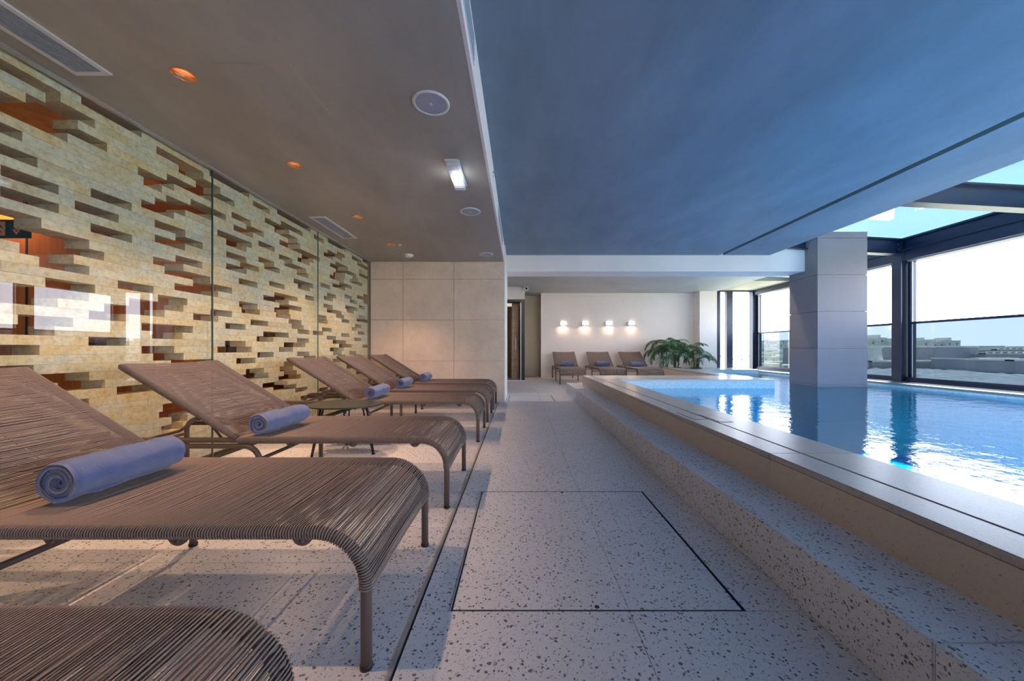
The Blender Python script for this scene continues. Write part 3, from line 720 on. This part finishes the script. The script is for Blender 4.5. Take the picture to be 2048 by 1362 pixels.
# fascia grilles
for a, b, lb in ((.9, 2.06, 'narrow white slot grille in the ceiling fascia nearest the camera'), (4.46, 5.67, 'narrow white slot grille in the ceiling fascia farther along')):
    r = tag(empty('slot_grille', (XF, a, 2.6)), lb, 'air vent', 'slot grilles in the fascia')
    piece('frame', XF, XF+.004, a, b, 2.57, 2.74, M['white'], r)
    for k in range(5): piece('slat', XF+.004, XF+.008, a+.02, b-.02, 2.585+.028*k, 2.602+.028*k, M['vent'], r)
# emergency light
r = tag(empty('emergency_light', (-.55, 3.17, ZL)), 'white emergency bulkhead light with lit ribbed lens on the low ceiling', 'emergency light')
box('base', -.06, .06, -.235, .235, -.018, 0, M['white'], r, .004, False)
box('end_cap', -.052, .052, -.225, -.15, -.06, -.018, M['prism'], r, .008, False)
box('end_cap', -.052, .052, .15, .225, -.06, -.018, M['prism'], r, .008, False)
box('led_strip', -.012, .012, -.15, .15, -.05, -.02, M['led_cool'], r, 0, False)
for k in range(15): box('lens_rib', -.046, .046, -.146+.02*k, -.138+.02*k, -.056, -.050, M['prism'], r, 0, False)
lamp('POINT', 'emergency_glow', (0, 0, -.09), .5, (.85, .9, 1), .04, None, r)
# cctv
r = tag(empty('security_camera', (.20, 10.6, 2.78)), 'small white dome security camera at the corner above the doorway', 'security camera')
bm = bmesh.new(); lathe(bm, [(0, .0), (.06, 0), (.07, -.03), (.07, -.09), (.055, -.12), (0, -.13)], n=20); from_bm('housing', bm, M['white'], r, False, True)
bm = bmesh.new(); bmesh.ops.create_uvsphere(bm, u_segments=14, v_segments=10, radius=.035); o = from_bm('lens', bm, M['black'], r, False, True); o.location = (.02, -.055, -.06)
box('bracket', -.05, .02, -.02, .1, -.02, .02, M['white'], r, 0, False)
# unseen linear light added behind the cross beam to brighten the far wall
r = tag(empty('added_linear_light', (2.6, 7.64, 2.60)), 'unseen long linear light added behind the cross beam, facing the far wall', 'added light')
box('housing', -2.5, 2.5, -.035, -.005, -.02, .03, M['alu'], r, 0, False)
d_ = bpy.data.lights.new('added_linear_beam', 'AREA'); d_.shape = 'RECTANGLE'; d_.size = 5.0; d_.size_y = .04; d_.energy = 55; d_.color = (1, .86, .74)
o = bpy.data.objects.new('added_linear_beam', d_); COL.objects.link(o); o.parent = r; o.location = (0, .0, .0); o.rotation_euler = (R(78), 0, R(180))
# wall lights
for k, x in enumerate((1.455, 2.18, 2.96, 3.70)):
    r = tag(empty('wall_light', (x, YB, 1.80)), ['leftmost', 'second from left', 'third from left', 'rightmost'][k]+' of the four small glowing wall lights on the far wall', 'wall light', 'wall lights on the far wall')
    box('back_plate', -.11, -.06, -.05, 0, -.06, .05, M['alu'], r, .003, False)
    box('lower_shade', -.105, .105, -.085, -.01, -.075, -.045, M['alu'], r, .004, False)
    box('diffuser', -.095, .10, -.08, -.01, -.044, .015, M['lamp_led'], r, .005, False)
    box('top_plate', -.105, .105, -.085, -.01, .016, .024, M['alu'], r, .002, False)
    box('diffuser', -.075, .10, -.07, -.01, .025, .05, M['lamp_led'], r, .004, False)
    lamp('AREA', 'wall_glow', (0, -.05, -.085), 1.8, (1, .62, .36), .09, (R(-18), 0, 0), r)

# unseen warm lamps added to light the corridor behind the screen
for (x, y, e, cl) in ((-3.9, 1.8, 16, 'nearest the exit sign'), (-3.9, 3.3, 20, 'in the middle'), (-3.8, 5.2, 16, 'nearest the sandstone wall')):
    r = tag(empty('added_corridor_lamp', (x, y, 2.52)), 'unseen warm lamp added in the corridor behind the stone screen, '+cl, 'downlight', 'added corridor lamps')
    bm = bmesh.new(); lathe(bm, [(0, -.003), (.05, -.003), (.055, .0), (.055, .008)], n=20); from_bm('diffuser', bm, M['lamp_led'], r)
    lamp('POINT', 'corridor_glow', (0, 0, -.25), e*.10, (1, .48, .16), .06, None, r)
# low warm light added in the corridor near the farther loungers
lamp('POINT', 'corridor_low_glow', (-3.7, 4.0, .55), 1.2, (1, .45, .12), .05)
r = tag(empty('wall_washer', (-4.70, 3.40, 2.20)), 'small warm uplit fitting on the wooden corridor wall past the exit sign', 'wall light')
box('housing', -.05, .0, -.15, .15, .05, .08, M['dark'], r, 0, False)
lamp('AREA', 'washer_beam', (.0, 0, .04), 2.2, (1, .42, .10), .16, (0, R(-20), 0), r)
# exit sign behind the screen
r = tag(empty('exit_sign', (-3.66, 2.55, 1.80)), 'green exit sign with running man and down arrow seen through the stone screen', 'sign')
box('panel', -.20, .20, -.006, .006, -.065, .065, M['exitgreen'], r, 0, False)
def flat(name, polys, mat, par, y=-.0065):
    bm = bmesh.new()
    for p in polys: bm.faces.new([bm.verts.new((a, y, b)) for a, b in p])
    return from_bm(name, bm, mat, par)
flat('white_square', [[(-.055, -.05), (.03, -.05), (.03, .05), (-.055, .05)]], M['exitpale'], r)
flat('running_man', [[(-.02, .03), (-.008, .03), (-.008, .044), (-.02, .044)], [(-.03, .0), (-.012, .028), (.0, .024), (-.014, -.008)], [(-.03, .0), (-.014, -.008), (.004, -.02), (.0, -.028), (-.02, -.02)], [(-.03, .0), (-.022, -.01), (-.034, -.04), (-.044, -.038)], [(0, .024), (.016, .008), (.012, .002), (-.004, .014)], [(-.012, .026), (-.036, .018), (-.036, .010), (-.014, .016)]], M['exitgreen'], r, -.0075)
flat('down_arrow', [[(.100, .03), (.116, .03), (.116, -.01), (.100, -.01)], [(.108, -.045), (.078, -.005), (.092, -.002), (.108, -.022)], [(.108, -.045), (.108, -.022), (.124, -.002), (.138, -.005)]], M['exitpale'], r)
tubeobj('hanger', [[(-.15, 0, .065), (-.15, 0, .72)], [(.15, 0, .065), (.15, 0, .72)]], .002, M['black'], r, 6)

# ================================================================== LOUNGERS
def path_eval(pts):
    L = [0]
    for a, b in zip(pts, pts[1:]): L.append(L[-1]+(b-a).length)
    return L
def at(pts, L, s):
    for i in range(len(L)-1):
        if s <= L[i+1] or i == len(L)-2:
            t = (s-L[i])/max(1e-9, L[i+1]-L[i]); return pts[i].lerp(pts[i+1], t), (pts[i+1]-pts[i]).normalized()
LW = .70; RT = .0165; RC = .0026
def weave(name, path, s0, s1, parent, pitch=.0082, sag=.0):
    L = path_eval(path); vs = []; fs = []; n = int((s1-s0)/pitch); rr = random.Random(5)
    rw = RT+RC
    for i in range(n):
        s = s0+(i+.5)*pitch
        p, t = at(path, L, s)
        t = Vector((t.x, 0, t.z)); nn = Vector((-t.z, 0, t.x))
        if nn.z < 0 or (abs(nn.z) < 1e-3 and nn.x < 0): nn = -nn
        jit = rr.uniform(-.0012, .0012); sg = rr.uniform(-.002, .002)
        loop = []
        ya, yb = RT, LW-RT
        for k in range(6):
            a = math.pi*(.5+k/5); loop.append((ya+rw*math.cos(a), rw*math.sin(a), 0))
        loop.append((LW/2, -rw+.004+sg, pitch*.5+jit))
        for k in range(6):
            a = math.pi*(1.5+k/5); loop.append((yb+rw*math.cos(a), rw*math.sin(a), pitch*(.5 if k < 3 else .0)))
        loop.append((LW*.72, rw-sag*.8+sg, jit)); loop.append((LW/2, rw-sag+sg, jit)); loop.append((LW*.28, rw-sag*.8+sg, jit))
        m = len(loop); base = len(vs)
        cen = [p+nn*b+t*c+Vector((0, a, 0)) for a, b, c in loop]
        for j in range(m):
            d = (cen[(j+1) % m]-cen[j-1]).normalized(); a_ = t; b_ = d.cross(a_).normalized()
            for q in range(4):
                an = math.pi*q/2
                vs.append(cen[j]+a_*math.cos(an)*RC+b_*math.sin(an)*RC)
        for j in range(m):
            jn = (j+1) % m
            for q in range(4):
                qn = (q+1) % 4; fs.append((base+j*4+q, base+j*4+qn, base+jn*4+qn, base+jn*4+q))
    o = from_py(name, vs, fs, M['cord'], parent, False, True); return stuff(o)
ZR = .405
def make_lounger():
    r = empty('sun_lounger')
    rail = fillet([(0, 0, 0), (0, 0, ZR), (-2.17, 0, ZR), (-2.17, 0, 0)], [.155, .09], 10)
    def sh(pts, dy): return [Vector((p[0], p[1]+dy, p[2])) for p in pts]
    for y in (RT, LW-RT):
        tubeobj('side_rail', [sh(rail, y)], RT, M['frame'], r, 12)
        hoop = fillet([(-1.12, y, 0), (-1.12, y, ZR-.036), (-2.13, y, ZR-.036)], .09, 8)
        tubeobj('inner_leg', [hoop], .0155, M['frame'], r, 12)
        tubeobj('back_rail', [[(-1.255, y, ZR+.012), (-1.94, y, ZR+.44), (-1.955, y, ZR+.447)]], [RT, RT, .010], M['frame'], r, 12)
        st_ = fillet([(-1.50, y+(.03 if y < .3 else -.03), ZR+.145), (-1.62, y+(.03 if y < .3 else -.03), ZR+.05), (-1.80, y+(.03 if y < .3 else -.03), ZR+.002)], .1, 4)
        tubeobj('support_strut', [st_], .009, M['frame'], r, 8)
        tubeobj('support_strut', [[(-1.50, y+(.05 if y < .3 else -.05), ZR+.145), (-1.38, y+(.05 if y < .3 else -.05), ZR-.01)]], .007, M['frame'], r, 8)
        for x in (-.19, -.56, -.93):
            bm = bmesh.new(); poly = [(x+.03*math.cos(a), ZR-RT+.004+.028*math.sin(a)) for a in [math.pi+math.pi*k/8 for k in range(9)]]
            a_ = [bm.verts.new((px, y-.004, pz)) for px, pz in poly]; b_ = [bm.verts.new((px, y+.004, pz)) for px, pz in poly]
            for i in range(9): bm.faces.new((a_[i], a_[(i+1) % 9], b_[(i+1) % 9], b_[i]))
            bm.faces.new(a_[::-1]); bm.faces.new(b_); from_bm('bracket', bm, M['frame'], r)
        for x in (0, -1.12, -2.17):
            bm = bmesh.new(); lathe(bm, [(0, 0), (.0185, 0), (.0185, .012), (.0165, .014)], (x, y, 0), 14); from_bm('foot_cap', bm, M['black'], r, False, True)
    tubeobj('front_crossbar', [[(0, .02, .265), (0, LW-.02, .265)]], .013, M['frame'], r, 10)
    tubeobj('inner_crossbar', [[(-1.12, .02, .29), (-1.12, LW-.02, .29)]], .011, M['frame'], r, 10)
    tubeobj('rear_crossbar', [[(-2.17, .02, .29), (-2.17, LW-.02, .29)]], .011, M['frame'], r, 10)
    tubeobj('prop_bar', [[(-1.50, .04, ZR+.145), (-1.50, LW-.04, ZR+.145)]], .009, M['frame'], r, 8)
    for x in (-.19, -.56, -.93): tubeobj('seat_cross_tube', [[(x, .01, ZR-.026), (x, LW-.01, ZR-.026)]], .007, M['frame'], r, 8)
    tubeobj('back_end_tube', [[(-1.262, .03, ZR+.012), (-1.262, LW-.03, ZR+.012)]], .008, M['frame'], r, 8)
    tubeobj('back_end_tube', [[(-1.93, .02, ZR+.418), (-1.93, LW/2, ZR+.402), (-1.93, LW-.02, ZR+.418)]], .008, M['frame'], r, 8)
    tubeobj('centre_cord', [[(-1.30, LW/2, ZR+.046), (-1.60, LW/2, ZR+.232), (-1.925, LW/2, ZR+.433)]], .003, M['cord'], r, 6)
    p = [Vector(q) for q in rail]; L = path_eval(p)
    s0 = .235; leg = ZR+0
    # end of the seat at x=-1.24
    s_end = None
    for i, q in enumerate(p):
        if q.x < -1.3: s_end = L[i-1]+(-1.245-p[i-1].x)*-1; break
    weave('seat_weave', p, s0, s_end, r, .0082, .006)
    bp = [Vector((-1.27, 0, ZR+.022)), Vector((-1.945, 0, ZR+.443))]
    weave('back_weave', bp, 0, (bp[1]-bp[0]).length, r, .0082, .012)
    return r
proto = make_lounger()
spots = [(-.477, .045, 0, 'cord-woven brown sun lounger nearest the camera, cropped at the bottom left corner'),
         (-.455, 1.057, 0, 'brown cord sun lounger second from the camera with a large rolled towel, left foreground'),
         (-.432, 2.137, 0, 'cord-woven brown sun lounger between the foreground lounger and the dark side table'),
         (-.42, 3.667, 0, 'cord-woven brown sun lounger just beyond the dark round side table'),
         (-.41, 4.656, 0, 'cord-woven brown sun lounger second from the sandstone wall'),
         (-.405, 5.64, 0, 'cord-woven brown sun lounger right against the sandstone wall'),
         (1.086, 9.66, -R(90), 'leftmost brown cord lounger by the far wall under the wall lights'),
         (2.17, 9.66, -R(90), 'middle brown cord lounger by the far wall under the wall lights'),
         (3.20, 9.66, -R(90), 'rightmost brown cord lounger by the far wall, nearest the palms')]
for i, (x, y, rz, lb) in enumerate(spots):
    o = proto if i == 0 else copy_tree(proto)
    o.location = (x, y, 0); o.rotation_euler = (0, 0, rz)
    tag(o, lb, 'sun lounger', 'sun loungers in the window-side row along the glass wall' if i < 6 else 'sun loungers by the far wall')

# towels
def make_towel(name, seed, rad=.075, length=.42):
    rr = random.Random(seed); turns = 3.72; th = rad/turns*.80
    nP = 90; prof_o = []; prof_i = []
    for k in range(nP+1):
        a = 2*math.pi*turns*k/nP; r_ = .010+(rad-.010)*(k/nP); sq = 1-.05*math.sin(a)**2
        prof_o.append((r_*math.cos(a), r_*math.sin(a)*sq)); ri = max(.003, r_-th*min(1, .5+k/nP)); prof_i.append((ri*math.cos(a), ri*math.sin(a)*sq))
    prof = prof_o+prof_i[::-1]; m = len(prof); nL = 26; vs = []; fs = []
    for j in range(nL+1):
        t = j/nL; y = (t-.5)*length; e = min(t, 1-t)*length; shr = 1-.09*max(0, 1-e/.022)**2
        for i, (x, z) in enumerate(prof):
            k = i if i <= nP else 2*nP+1-i
            f = k/nP; tele = .010*math.sin(f*9+seed)*(1-f)+(.012*(1-f) if 1 else 0)
            rr_ = math.hypot(x, z) + 1e-6
            nz = noise.noise(Vector((x*22+seed, y*13, z*22)))*.0075*f + noise.noise(Vector((x*9+seed*3, y*24, z*9)))*.0055*f
            s = shr*(1+nz/rr_ if rr_ > .02 else 1)
            yy_ = y-math.copysign(tele if e < .03 else 0, y)*(1 if e < .001 else .3)
            vs.append((x*s, yy_, z*s))
    for j in range(nL):
        for i in range(m):
            k = (i+1) % m; fs.append((j*m+i, (j+1)*m+i, (j+1)*m+k, j*m+k))
    for j, fl in ((0, 0), (nL, 1)):
        for i in range(nP):
            q = (j*m+i, j*m+i+1, j*m+m-2-i, j*m+m-1-i); fs.append(q if fl else q[::-1])
    return from_py(name, vs, fs, M['towel'], None, False, True)
tw = [((-1.57, 1.395), 0, .080, .40, 'rolled blue towel on the foreground lounger with its spiral end facing the camera'),
      ((-1.585, 2.36), 0, .074, .42, 'rolled blue towel on the lounger in front of the side table'),
      ((-1.565, 3.92), 0, .072, .42, 'rolled blue towel on the lounger just beyond the side table'),
      ((-1.60, 4.93), 0, .070, .40, 'rolled blue towel on the lounger second from the sandstone wall'),
      ((-1.56, 5.90), 0, .072, .40, 'rolled blue towel on the lounger against the sandstone wall'),
      ((1.086+.35, 9.66+1.20), 1, .075, .40, 'rolled blue towel on the leftmost far lounger'),
      ((2.17+.35, 9.66+1.20), 1, .075, .40, 'rolled blue towel on the middle far lounger'),
      ((3.20+.35, 9.66+1.20), 1, .075, .40, 'rolled blue towel on the rightmost far lounger')]
for i, ((x, y), rot, rad, ln, lb) in enumerate(tw):
    o = make_towel('rolled_towel', i*1.7+1, rad, ln)
    tag(o, lb, 'towel', 'rolled towels on the loungers')
    o.location = (x+(.035 if not rot else 0), y-(.03 if rot else 0), ZR+RT+RC*2+rad*.97)
    o.rotation_euler = (0, R(random.uniform(-10, 10)), R(90) if rot else R(random.uniform(-2, 2)))
    o.rotation_mode = 'YXZ' if not rot else 'XYZ'
    if rot: o.rotation_euler = (0, 0, R(90))

# side table
r = tag(empty('side_table', (-1.60, 3.31, 0)), 'dark round-edged side table with thin paired legs between two loungers', 'side table')
bm = bmesh.new(); poly = []
for k in range(48):
    a = 2*math.pi*k/48; rd = .305*(1+.05*math.cos(2*a+.6)+.03*math.cos(3*a)); poly.append((rd*math.cos(a), rd*.93*math.sin(a)))
prism(bm, poly, .437, .449); from_bm('tabletop', bm, M['tabletop'], r)
for k in range(3):
    a = [R(-12), R(112), R(232)][k]; d = Vector((math.cos(a), math.sin(a), 0)); s_ = Vector((-d.y, d.x, 0))
    f = d*.29; t1 = d*.20+s_*.028; t2 = d*.20-s_*.028
    tubeobj('leg', [[(t1.x, t1.y, .437), (f.x+s_.x*.006, f.y+s_.y*.006, .012)], [(t2.x, t2.y, .437), (f.x-s_.x*.006, f.y-s_.y*.006, .012)]], .0075, M['black'], r, 8)
    bm = bmesh.new(); lathe(bm, [(0, 0), (.017, 0), (.017, .012), (0, .015)], (f.x, f.y, 0), 14); from_bm('foot', bm, M['black'], r)
    tubeobj('under_brace', [[(0, 0, .430), (d.x*.2, d.y*.2, .430)]], .006, M['black'], r, 6)

# ================================================================== PALMS
def frond(seed, length, lift, spread):
    rr = random.Random(seed); n = 9; pts = []
    p = Vector((0, 0, 0)); ang = lift
    for k in range(n+1):
        pts.append(p.copy()); p = p+Vector((math.cos(ang), 0, math.sin(ang)))*(length/n); ang -= spread/n*(1.0+.6*k/n)
    vs = []; fs = []
    def quad(a, b, c, d): i = len(vs); vs.extend((a, b, c, d)); fs.append((i, i+1, i+2, i+3))
    for a, b in zip(pts, pts[1:]):
        for dy, dz in ((.006, 0), (0, .006)):
            quad(a+Vector((0, -dy, -dz)), b+Vector((0, -dy*.7, -dz*.7)), b+Vector((0, dy*.7, dz*.7)), a+Vector((0, dy, dz)))
    L = path_eval(pts); m = 26
    for i in range(m):
        s = L[-1]*(.22+.78*i/(m-1)); p, t = at(pts, L, s)
        f = i/(m-1); ll = (.12+.30*math.sin(math.pi*min(1, .22+.78*f)))*length*.62*(1.05-.35*f)
        for sd_ in (-1, 1):
            d = (t*(.55+.5*f)+Vector((0, sd_*(1.0-.45*f), 0))+Vector((0, 0, -.18))).normalized()
            w_ = .014*(1-.4*f); up = Vector((0, 0, 1)); side = d.cross(up).normalized()*w_
            a = p; b = p+d*ll*.5; c = p+d*ll+Vector((0, 0, -ll*.38-rr.uniform(0, .04)))
            quad(a-side*.4, b-side, b+side, a+side*.4); i0 = len(vs); vs.extend((b-side, c, b+side)); fs.append((i0, i0+1, i0+2))
    return vs, fs
fr_mesh = []
for k in range(5):
    vs, fs = frond(k, .95+.06*k, R(70-6*k), R(95+12*k)); me = bpy.data.meshes.new('frond'); me.from_pydata(vs, [], fs); me.update(); me.materials.append(M['leaf']); fr_mesh.append(me)
def palm(x, y, h, sc, seed, lb):
    r = tag(empty('potted_palm', (x, y, 0)), lb, 'palm', 'palms by the far windows'); rr = random.Random(seed)
    bm = bmesh.new(); lathe(bm, [(0, 0), (.13, 0), (.16, .36), (.17, .38), (.15, .38), (.14, .33), (0, .33)], n=24); from_bm('pot', bm, M['pot'], r, False, True)
    for k in range(3):
        a = 2*math.pi*k/3+seed; c = Vector((.05*math.cos(a), .05*math.sin(a), .33)); tp = Vector((.11*math.cos(a), .11*math.sin(a), h*(1-.13*k)))
        tubeobj('stem', [[c, (c+tp)/2+Vector((.01, 0, 0)), tp]], [.022, .017, .011], M['stem'], r, 8)
        nf = 8
        for j in range(nf):
            o = bpy.data.objects.new('frond', fr_mesh[(j+k) % 5]); COL.objects.link(o); o.parent = r
            o.location = tp-Vector((0, 0, .02*j)); o.rotation_euler = (rr.uniform(-.15, .15), rr.uniform(-.25, .2), 2*math.pi*j/nf+k*1.1+rr.uniform(-.3, .3)); s = sc*rr.uniform(.65, 1.0); o.scale = (s, s, s)
palm(4.46, 10.95, 1.0, .95, 1, 'leftmost of the three dark green palms, arching towards the loungers')
palm(4.86, 11.15, 1.08, .85, 2, 'middle and fullest of the three dark green palms against the far wall')
palm(5.42, 11.0, .88, .72, 3, 'rightmost green palm in a brown pot beside the pilaster and windows')

# ================================================================== OUTSIDE
def PP(u, v, d): return Vector(((u-CU)*d/FPX, d, H+(CV-v)*d/FPX))
GZ = -14.0; GF = -6.5
g = box('ground', -3000, 4000, -800, 5000, GZ-1, GZ, M['land']); struct(g); g.name = 'floor_outside'
def fort(u0, u1, v0, d, depth, mat, lb, batter=.12, cat='wall', group=None, z0=GZ, merlon=False, win=False):
    z0 = GF
    a = PP(u0, v0, d); b = PP(u1, v0, d); zt = a.z; bt = (zt-z0)*batter
    r = tag(empty('fort_wall' if not win else 'town_building', ((a.x+b.x)/2, d, z0)), lb, cat, group)
    bm = bmesh.new()
    lo = [(a.x-bt*.3, d-bt), (b.x+bt*.6, d-bt), (b.x+bt*.6, d+depth), (a.x-bt*.3, d+depth)]
    hi = [(a.x, d), (b.x, d), (b.x, d+depth), (a.x, d+depth)]
    va = [bm.verts.new((x, y, z0)) for x, y in lo]; vb = [bm.verts.new((x, y, zt)) for x, y in hi]
    for i in range(4): bm.faces.new((va[i], va[(i+1) % 4], vb[(i+1) % 4], vb[i]))
    bm.faces.new(vb); from_bm('body', bm, mat, r, True)
    bm = bmesh.new(); addbox(bm, a.x-.2, b.x+.2, d-.3, d+2.2, zt-.05, zt+.6)
    if merlon:
        n = int((b.x-a.x)/3)
        for k in range(n): addbox(bm, a.x+3*k+.4, a.x+3*k+2.2, d-.3, d+.4, zt+.35, zt+1.0)
    addbox(bm, a.x-.2, a.x+.3, d, d+depth, zt-.05, zt+.35)
    from_bm('parapet', bm, M['limelight'], r, True)
    return r
bm = bmesh.new(); nx, ny = 60, 34; gr = []
for j in range(ny+1):
    y = 58+150*(j/ny)**1.2
    gr.append([bm.verts.new((y*(.90+1.35*i/nx), y, GF+.7*noise.noise(Vector((i*.9, j*.9, 3)))+.5*noise.noise(Vector((i*.3, j*.3, 8))))) for i in range(nx+1)])
for j in range(ny):
    for i in range(nx): bm.faces.new((gr[j][i], gr[j][i+1], gr[j+1][i+1], gr[j+1][i]))
rg = from_bm('rocky_foreshore', bm, M['rubble'], None, False, True); tag(rg, 'rough grey green rocky ground in front of the limestone bastion', 'ground')
fort(1690, 1955, 694.5, 150, 35, M['lime'], 'long tall limestone bastion with flat top across the view', .14)
fort(1745, 1930, 724, 138, 10, M['lime'], 'low limestone terrace wall at the foot of the big bastion', .05)
fort(1957, 2034, 719.5, 122, 14, M['lime'], 'broad low limestone block with sunlit top right of the bastion', .22)
fort(1972, 2120, 708, 145, 16, M['lime'], 'crenellated limestone wall rising at the right edge of the view', .1, merlon=True)
fort(1995, 2150, 700, 170, 14, M['lime'], 'upper stepped limestone wall behind the crenellated wall', .1, merlon=True)
fort(1924, 1952, 726, 128, 6, M['limelight'], 'small pale limestone buttress between terrace and block', .2)
fort(2030, 2150, 722, 110, 12, M['lime'], 'low limestone wall in front at the right edge', .1)
fort(1700, 1763, 698, 140, 5, M['limelight'], 'sunlit pale limestone shoulder beside the pillar', .1)
def building(u0, u1, v0, d, depth, lb, group=None, z0=None, fl=3.2):
    a = PP(u0, v0, d); b = PP(u1, v0, d); zb = z0 if z0 is not None else GZ
    r = tag(empty('town_building', ((a.x+b.x)/2, d, zb)), lb, 'building', group)
    bm = bmesh.new(); addbox(bm, a.x, b.x, d, d+depth, zb, a.z); addbox(bm, a.x-.2, b.x+.2, d-.2, d+depth, a.z, a.z+.35)
    wx = (b.x-a.x)
    if wx > 6: addbox(bm, a.x+wx*.2, a.x+wx*.5, d+1, d+depth*.6, a.z+.35, a.z+2.2)
    from_bm('body', bm, M['town'], r, True)
    bm = bmesh.new(); n = max(1, int(wx/3.2)); z = a.z-2.6; k = 0
    while z > zb+1 and k < 3:
        for i in range(n):
            x = a.x+wx*(i+.5)/n; addbox(bm, x-.5, x+.5, d-.03, d+.1, z, z+1.3)
        z -= fl; k += 1
    from_bm('window_openings', bm, M['townwin'], r, True)
building(1741, 1752, 680, 237, 15, 'small flat-roofed pale building on the hill beside the pillar')
building(1755, 1774, 676, 240, 15, 'pale building with terraced top above the bastion left of the post')
building(1777, 1794, 678, 238, 15, 'wide pale building above the bastion, next to the window post')
building(1843, 1862, 682, 236, 15, 'low pale building on the bastion hill, left of the long wing')
building(1865, 1889, 685, 238, 12, 'long low pale wing on the bastion hill in the middle')
building(1892, 1921, 682, 236, 14, 'large rectangular barracks block on the bastion hill')
rr = random.Random(11)
for k in range(9):
    u = 1962+k*13; building(u, u+rr.uniform(7, 10), rr.uniform(692, 696), 300+rr.uniform(-20, 20), 15, 'tiny pale building on the low skyline at the right', 'skyline buildings at the right')
prof = [(192-60, GZ)]
for row in range(7):
    v = 682+row*8.2; d = 420-row*38; u = 1425+rr.uniform(0, 6); zb = H+(CV-(v+16))*d/FPX; prof.append((d+14, zb))
    while u < 1600:
        wv = rr.uniform(9, 17)
        building(u, u+wv, v+rr.uniform(-3.0, 3.0), d+rr.uniform(-4, 4), 10, 'pale limestone house in the dense hillside town across the harbour', 'hillside town houses across the harbour', zb-4)
        u += wv+rr.uniform(1.5, 5)
prof = sorted(prof)+[(760, 3)]
bm = bmesh.new(); pv = [[bm.verts.new((x, y, z)) for x in (60, 200, 340, 620)] for y, z in prof]
for a_, b_ in zip(pv, pv[1:]):
    for i in range(3): bm.faces.new((a_[i], a_[i+1], b_[i+1], b_[i]))
tag(from_bm('town_hillside', bm, M['bush']), 'terraced green slope carrying the dense hillside town', 'hillside')
# hill bodies under the town and the barracks
def hill(name, u0, u1, vtop, d, depth, lb):
    bm = bmesh.new(); nx, ny = 24, 6; g_ = []
    a = PP(u0, vtop, d); b = PP(u1, vtop, d)
    for j in range(ny+1):
        row = []
        for i in range(nx+1):
            x = a.x+(b.x-a.x)*i/nx; y = d+depth*j/ny; hgt = (a.z-GZ)*min(1, math.sin(math.pi*(.12+.88*i/nx)*.9)+.35)*math.sin(math.pi*(j+.0)/ny)**.6
            row.append(bm.verts.new((x, y, GZ+hgt*(1+.08*noise.noise(Vector((x*.03, y*.03, 0)))))))
        g_.append(row)
    for j in range(ny):
        for i in range(nx): bm.faces.new((g_[j][i], g_[j][i+1], g_[j+1][i+1], g_[j+1][i]))
    o = from_bm(name, bm, M['bush'], None, False, True); tag(o, lb, 'hill'); return o
hill('scrub_hill', 1700, 1960, 690, 188, 44, 'scrub covered rise behind the long limestone bastion')
